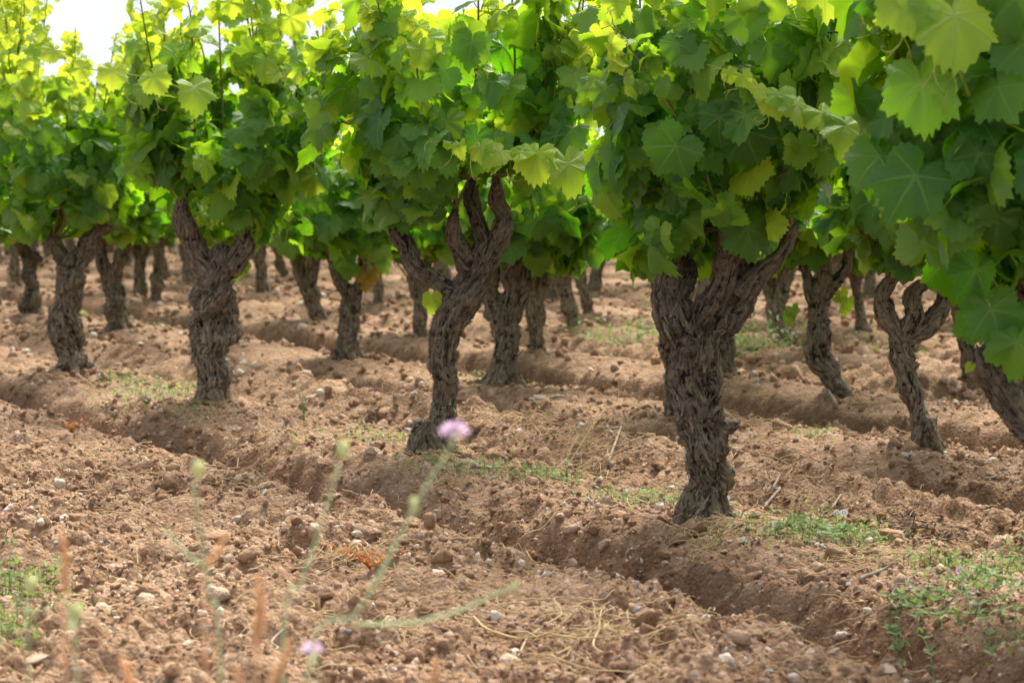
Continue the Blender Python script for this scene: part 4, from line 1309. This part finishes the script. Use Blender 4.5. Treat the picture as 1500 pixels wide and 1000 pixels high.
# ------------------------------------------------------------------ weeds
def weed_leaf(P, d, up, L, w):
    """arrow shaped leaf blade, 7 points"""
    d = unit(d); sd_ = unit(np.cross(d, up)); n = np.cross(sd_, d)
    V = np.array([P, P + d * L * .18 + sd_ * w * .5 + n * w * .12, P + d * L * .18 - sd_ * w * .5 + n * w * .12, P + d * L * .55 + n * -.02 * L,
                  P + d * L * .55 + sd_ * w * .38 + n * w * .10, P + d * L * .55 - sd_ * w * .38 + n * w * .10, P + d * L - n * .12 * L])
    return V, np.array([[0, 3, 1], [0, 2, 3], [1, 3, 4], [2, 5, 3], [4, 3, 6], [5, 6, 3]])
def weeds():
    s = Soup()
    for (px, py, rx, ry, n, L, hh) in [(225, 583, 62, 14, 330, .022, .05), (180, 566, 26, 8, 80, .02, .05), (270, 612, 30, 10, 70, .018, .04), (570, 646, 46, 8, 160, .018, .03), (690, 692, 60, 12, 240, .018, .035), (800, 704, 40, 9, 170, .018, .03),
                                        (930, 734, 50, 12, 220, .017, .035), (1180, 786, 84, 14, 420, .017, .04), (1260, 800, 40, 10, 130, .016, .03), (1400, 834, 70, 12, 260, .016, .03), (1410, 890, 90, 26, 150, .018, .04), (1480, 930, 40, 25, 70, .018, .04),
                                        (28, 868, 50, 20, 260, .02, .05), (12, 955, 30, 26, 150, .02, .05), (110, 915, 40, 14, 60, .014, .03), (945, 500, 40, 8, 420, .040, .14), (1075, 512, 60, 6, 420, .040, .14), (890, 500, 24, 5, 120, .036, .10), (700, 560, 40, 5, 60, .02, .03), (450, 655, 60, 8, 60, .016, .03), (1010, 745, 40, 8, 100, .016, .03), (840, 487, 16, 5, 90, .03, .07), (1270, 506, 36, 6, 120, .03, .06), (1350, 512, 14, 6, 50, .03, .06),
                                        (1192, 643, 26, 3, 50, .02, .02), (1480, 845, 30, 10, 60, .02, .05), (930, 418, 20, 6, 30, .04, .12), (240, 480, 20, 3, 14, .02, .03)]:
        for i in range(int(n * 1.9)):
            u = rng.normal(0, .62, 2)
            g = on_ground(px + u[0] * rx * 1.25, py + u[1] * ry)
            z = gz_fast(g[0], g[1])
            a = rng.uniform(0, 6.28); up = rng.uniform(.1, 1.2)
            P = np.array([g[0], g[1], z + abs(rng.normal(0, hh * .5))])
            LL = L * rng.uniform(.45, 1.2)
            if rng.random() < .25: continue
            s.add(*weed_leaf(P, np.array([math.cos(a), math.sin(a), up]), np.array([0, 0, 1.0]) + rng.normal(0, .3, 3), LL, LL * rng.uniform(.2, .48)))
            if i % 3 == 0:
                Q = np.array([[g[0], g[1], z - .004], (P + [g[0], g[1], z]) / 2 + rng.normal(0, .003, 3), P + [0, 0, .004]])
                v, t, q = tube(Q, .0007, 3); s.add(v, np.vstack([t, q[:, [0, 1, 2]], q[:, [0, 2, 3]]]))
    tag(link('weeds', s.mesh('weeds', M_GRASS)), 'low green bindweed and grass growing along the untilled strips', 'weeds', kind='stuff')
gz_fast = gz
weeds()
def flower_disc(r, n=5, cup=.4):
    V, T = [[0, 0, 0]], []
    N = n * 4
    for j in range(N):
        a = j / N * 2 * math.pi
        k = r * (1 + .12 * math.cos(n * a))
        V += [[math.cos(a) * k * .5, math.sin(a) * k * .5, r * cup * .6], [math.cos(a) * k, math.sin(a) * k, r * cup]]
    Q = [[1 + 2 * j, 1 + 2 * ((j + 1) % N), 2 + 2 * ((j + 1) % N), 2 + 2 * j] for j in range(N)]
    T = [[0, 1 + 2 * ((j + 1) % N), 1 + 2 * j] for j in range(N)]
    return np.array(V), np.array(T)[:, ::-1], np.array(Q)
def bindweed(px, py, runners, flowers, label, leaf=.02):
    g = on_ground(px, py)
    o = link('bindweed_plant', None); o.location = (g[0], g[1], gz(g[0], g[1]))
    tag(o, label, 'weed', 'bindweed plants on the front strip')
    O = np.array(o.location)
    lv, st = Soup(), Soup()
    for (dx, dy) in runners:
        e = on_ground(px + dx, py + dy)
        n = 14
        P = np.array([g + (e - g) * t for t in np.linspace(0, 1, n)])
        P[:, 0] += np.cumsum(rng.normal(0, .004, n)); P[:, 1] += np.cumsum(rng.normal(0, .004, n))
        P[:, 2] = ground(P[:, 0], P[:, 1])[0] + .008 + .02 * np.abs(np.sin(np.arange(n)))
        v, t, q = tube(P - O, .0012, 4); st.add(v, t, q)
        for i in range(1, n):
            for sgn in (-1, 1, rng.choice([-1, 1])):
                d = P[i] - P[i - 1]; sdv = np.array([-d[1], d[0], 0]) * sgn
                L = leaf * rng.uniform(.7, 1.4)
                lv.add(*weed_leaf(P[i] - O, unit(sdv) + np.array([rng.normal(0, .4), -.3, rng.uniform(.2, 1)]), np.array([0, -.4, 1.0]), L, L * rng.uniform(.45, .7)))
    link('stem', st.mesh('stem', M_GRASS), o); link('leaves', lv.mesh('leaves', M_GRASS), o)
    for (fx, fy, m) in flowers:
        f = on_ground(fx, fy); f[2] = gz(f[0], f[1]) + .03
        s = Soup(); v, t, q = flower_disc(.009, 5, .25)
        R = np.array(Matrix.Rotation(1.0, 3, 'X')); s.add(v @ R.T + f - O, t, q)
        link('flower', s.mesh('flower', m), o)
bindweed(1310, 880, [(25, 30), (80, 10), (-5, 55), (60, 45), (110, 30)], [], 'bindweed plant with long runners creeping down the furrow at lower right', .015)
bindweed(1400, 878, [(90, -5), (100, 30), (60, 50), (-40, 10), (40, -20)], [(1406, 868, M_PETAL)], 'bindweed plant with a pink flower at the right edge', .015)
bindweed(1190, 785, [(60, 8), (-50, 2), (100, 18), (20, 20)], [(1226, 775, M_PETAL_W), (1236, 776, M_PETAL_W), (1136, 784, M_PETAL_W)], 'bindweed plant with white flowers right of the thick front trunk', .017)
bindweed(1060, 758, [(-20, -6), (14, 8)], [(1064, 742, M_PETAL_W)], 'tiny bindweed plant touching the foot of the thick front vine', .012)
def upright_weed(px, py, hpx, label, mat, n=3, leaf=0, name='tall_weed', lean=.1):
    g = on_ground(px, py); z = gz(g[0], g[1]); sc = F / g[1]
    o = link(name, None); o.location = (g[0], g[1], z)
    tag(o, label, 'weed')
    for k in range(n):
        h = hpx / sc * rng.uniform(.6, 1)
        d = rng.normal(0, lean, 2)
        P = np.array([[d[0] * h * t ** 1.6, d[1] * h * t ** 1.6, h * t - .01] for t in np.linspace(0, 1, 8)]) + rng.normal(0, .003, (8, 3)) * np.linspace(0, 1, 8)[:, None]
        s = Soup(); s.add(*tube(P, np.linspace(.0016, .0006, 8), 4))
        link('stem', s.mesh('stem', mat), o)
        if leaf:
            s = Soup()
            for i in range(leaf):
                p = P[rng.integers(1, 8)]; a = rng.uniform(0, 6.28)
                s.add(*weed_leaf(p, np.array([math.cos(a), math.sin(a), .7]), np.array([0, 0, 1.0]), .018 * rng.uniform(.6, 1.3), .006))
            link('leaves', s.mesh('leaves', M_GRASS if mat is not M_RUST else M_RUST), o)
upright_weed(558, 592, 60, 'dry branching weed stalks standing left of the slender middle vine', M_STRAW, 5, 0, lean=.35)
upright_weed(445, 622, 70, 'thin green weed standing between the knotted and the slender vine', M_GRASS, 3, 7)
upright_weed(905, 592, 50, 'lone dry stalk standing left of the thick front trunk', M_STRAW, 2, 0)
upright_weed(830, 705, 40, 'young green weed on the strip left of the reddish brown rock', M_GRASS, 3, 6)
upright_weed(545, 858, 42, 'rust red withered weed in the foreground left of centre', M_RUST, 9, 9, 'withered_weed', .9)
upright_weed(105, 652, 22, 'small rust red withered weed at the left', M_RUST, 7, 6, 'withered_weed', 1.0)
upright_weed(878, 770, 42, 'feathery dry grass tuft in front of the reddish brown rock', M_STRAW, 8, 0, 'dry_grass_tuft', .3)
upright_weed(1040, 800, 55, 'dry grass tuft in front of the foot of the thick front vine', M_STRAW, 10, 0, 'dry_grass_tuft', .4)
upright_weed(1500, 830, 60, 'grass tuft standing at the right edge of the strip', M_GRASS, 9, 3, 'grass_tuft', .4)
upright_weed(335, 600, 40, 'dry grass tuft leaning on the knotted vine', M_STRAW, 6, 0, 'dry_grass_tuft', .4)
upright_weed(160, 565, 40, 'small leafy weed right of the bulging left vine', M_GRASS, 4, 8)
def fallen(px, py, wpx, age, label):
    g = on_ground(px, py); o = link('fallen_leaf', leaves_mesh('fallen_leaf', np.zeros((1, 3)), np.array([[.1, -.5, .8]]), np.array([[1, .3, 0.1]]), np.array([wpx * g[1] / F]), np.array([age]), 'near', rng))
    o.location = (g[0], g[1], gz(g[0], g[1]) + .012)
    tag(o, label, 'leaf', 'leaves lying on the soil')
fallen(352, 579, 18, -.35, 'yellow fallen leaf lying right of the knotted vine')
fallen(122, 467, 18, .7, 'bright green fallen leaf lying right of the bulging left vine')
fallen(462, 722, 24, -1, 'orange dried leaf on the foreground soil left of centre')
fallen(942, 707, 14, -1, 'red dried leaf left of the thick front trunk')
fallen(1205, 822, 16, -1, 'rust coloured dried leaf left of the dark red round rock')

# ------------------------------------------------------------------ blurred flowers close to the lens
def bud_mesh(r, long=1.25, seed=0):
    V, T = lumpy(3, 900 + seed, .07)
    V = V / np.abs(V).max() * r
    a = np.arctan2(V[:, 1], V[:, 0])
    V = V * (1 + .10 * np.cos(a * 9))[:, None]
    V[:, 2] *= long
    return V, T
def scabious_head(r):
    """flat pincushion: a ring of outer florets and a domed middle of small ones"""
    s = Soup(); rg = np.random.default_rng(4)
    for ring, n, rr, L, z in ((0, 13, .45, .62, .05), (1, 12, .3, .5, .18), (2, 9, .15, .38, .28)):
        for i in range(n):
            a = i / n * 6.283 + ring * .2 + rg.normal(0, .06)
            d = np.array([math.cos(a), math.sin(a), .10 + .28 * ring])
            P = d * rr * r + np.array([0, 0, z * r])
            V, T = weed_leaf(P, d, np.array([0, 0, 1.0]), L * r * rg.uniform(.85, 1.1), .36 * r)
            s.add(V, T)
    return s
def field_flower(label, foot, Y, stems, heads, buds, name='scabious_plant'):
    """stems: pixel paths at distance Y (first one starts at the foot); heads / buds: px, py, width px"""
    f = at_depth(*foot, Y)
    o = link(name, None)
    zg = gz(f[0], Y)
    o.location = (f[0], Y, zg)
    tag(o, label, 'wild flower', 'flowers close to the camera')
    O = np.array(o.location); sc = F / Y
    for i, (r, pts) in enumerate(stems):
        P = np.array([at_depth(px, py, Y) - O for px, py in pts])
        P[:, 1] += np.linspace(0, .03 * (i % 3 - 1), len(P))
        if i == 0: P = np.vstack([[0, 0, -.02], P])
        C = catmull(P, .01)
        s = Soup(); s.add(*tube(C, np.linspace(r, r * .7, len(C)) * .62 / sc, 8))
        link('stem', s.mesh('stem', M_STEM), o)
    for (px, py, w) in heads:
        p = at_depth(px, py, Y) - O
        h = scabious_head(w / 2 / sc).mesh('flower_head', M_PETAL)
        h.transform(Matrix.Translation(p) @ Matrix.Rotation(.35, 4, 'X'))
        hd = link('flower_head', h, o)
        V, T = bud_mesh(w * .2 / sc, .8, 2)
        s = Soup(); s.add(V + p + [0, 0, -.1 * w / sc], T); link('calyx', s.mesh('calyx', M_STEM), hd)
    for k, (px, py, w) in enumerate(buds):
        V, T = bud_mesh(w * .58 / sc, 1.35, k)
        s = Soup(); s.add(V + at_depth(px, py, Y) - O, T); link('bud', s.mesh('bud', M_BUD), o)
field_flower('pale pink scabious flower on a long slanting stem before the slender vine', (420, 1060), 1.9,
    [(5, [(450, 990), (520, 900), (560, 835), (600, 755), (630, 700), (655, 660), (664, 642)]), (5, [(520, 915), (600, 912), (670, 895), (720, 872), (752, 858)]), (4, [(535, 880), (572, 810), (595, 770), (606, 745)])],
    [(666, 633, 48)], [(754, 857, 13), (607, 740, 19)])
field_flower('blurred scabious bud on a curved stem left of the pink flower', (400, 1080), 1.95,
    [(4.5, [(415, 930), (440, 860), (470, 770), (490, 710), (500, 675)])], [], [(503, 655, 22)])
field_flower('pale scabious bud with side shoots, left foreground', (330, 1090), 1.9,
    [(5, [(322, 960), (312, 880), (300, 800), (294, 740), (291, 700)]), (4, [(300, 832), (268, 806), (240, 774)]), ], [], [(290, 684, 22)])
field_flower('small pink scabious flower near the bottom edge', (470, 1080), 1.9, [(3.5, [(466, 1010), (459, 962)])], [(457, 951, 34)], [])
field_flower('yellowish bud at the lower left above the green weeds', (125, 1090), 1.8, [(4, [(112, 980), (110, 920), (110, 905)])], [], [(110, 896, 28)])
field_flower('greenish bud furthest left in the foreground', (42, 1090), 1.8, [(4, [(42, 960), (43, 900), (44, 868)])], [], [(45, 853, 22)])
def spike(label, top, bot, w, Y, side=None):
    f = at_depth(bot[0], bot[1] + 90, Y); zg = gz(f[0], Y)
    o = link('dry_grass_spike', None); o.location = (f[0], Y, zg)
    tag(o, label, 'dry grass', 'dry spikes close to the camera')
    O = np.array(o.location); sc = F / Y
    a, b = at_depth(*bot, Y) - O, at_depth(*top, Y) - O
    s = Soup(); s.add(*tube(catmull(np.array([[0, 0, -.02], a * .5 + [.003, 0, 0], a]), .01), .0011, 6)); link('stem', s.mesh('stem', M_SPIKE), o)
    s = Soup()
    C = catmull(np.array([a, (a + b) / 2 + [.002, 0, 0], b]), .002)
    r0 = w * .74 / sc
    for i, c in enumerate(C):
        f_ = i / (len(C) - 1); rr_ = r0 * (1 - .55 * f_ ** 2) * (.55 + .45 * min(1, f_ * 6))
        for k in range(8):
            an = i * 2.4 + k * 1.257
            d = np.array([math.cos(an), math.sin(an), 1.1])
            s.add(*weed_leaf(c, d, np.array([0, 0, 1.0]), rr_ * 1.5, rr_ * .8))
    link('seed_head', s.mesh('seed_head', M_SPIKE), o)
spike('dry orange grass spike standing at the left edge', (92, 785), (93, 868), 13, 1.9)
spike('tallest dry orange grass spike near the bottom left of centre', (379, 848), (376, 950), 16, 1.8)
spike('dry orange grass spike right of the tallest one, at the bottom', (424, 938), (398, 1012), 15, 1.75)
spike('dry grass spike leaning right beside the pale bud', (330, 786), (298, 838), 10, 1.9)
spike('short dry grass spike at the bottom edge, far left', (178, 965), (190, 1020), 14, 1.75)
spike('dry grass spike at the bottom edge below the pink flower', (637, 966), (632, 1020), 14, 1.75)
spike('short dry grass spike at the bottom edge left of the tallest', (348, 978), (344, 1030), 13, 1.75)
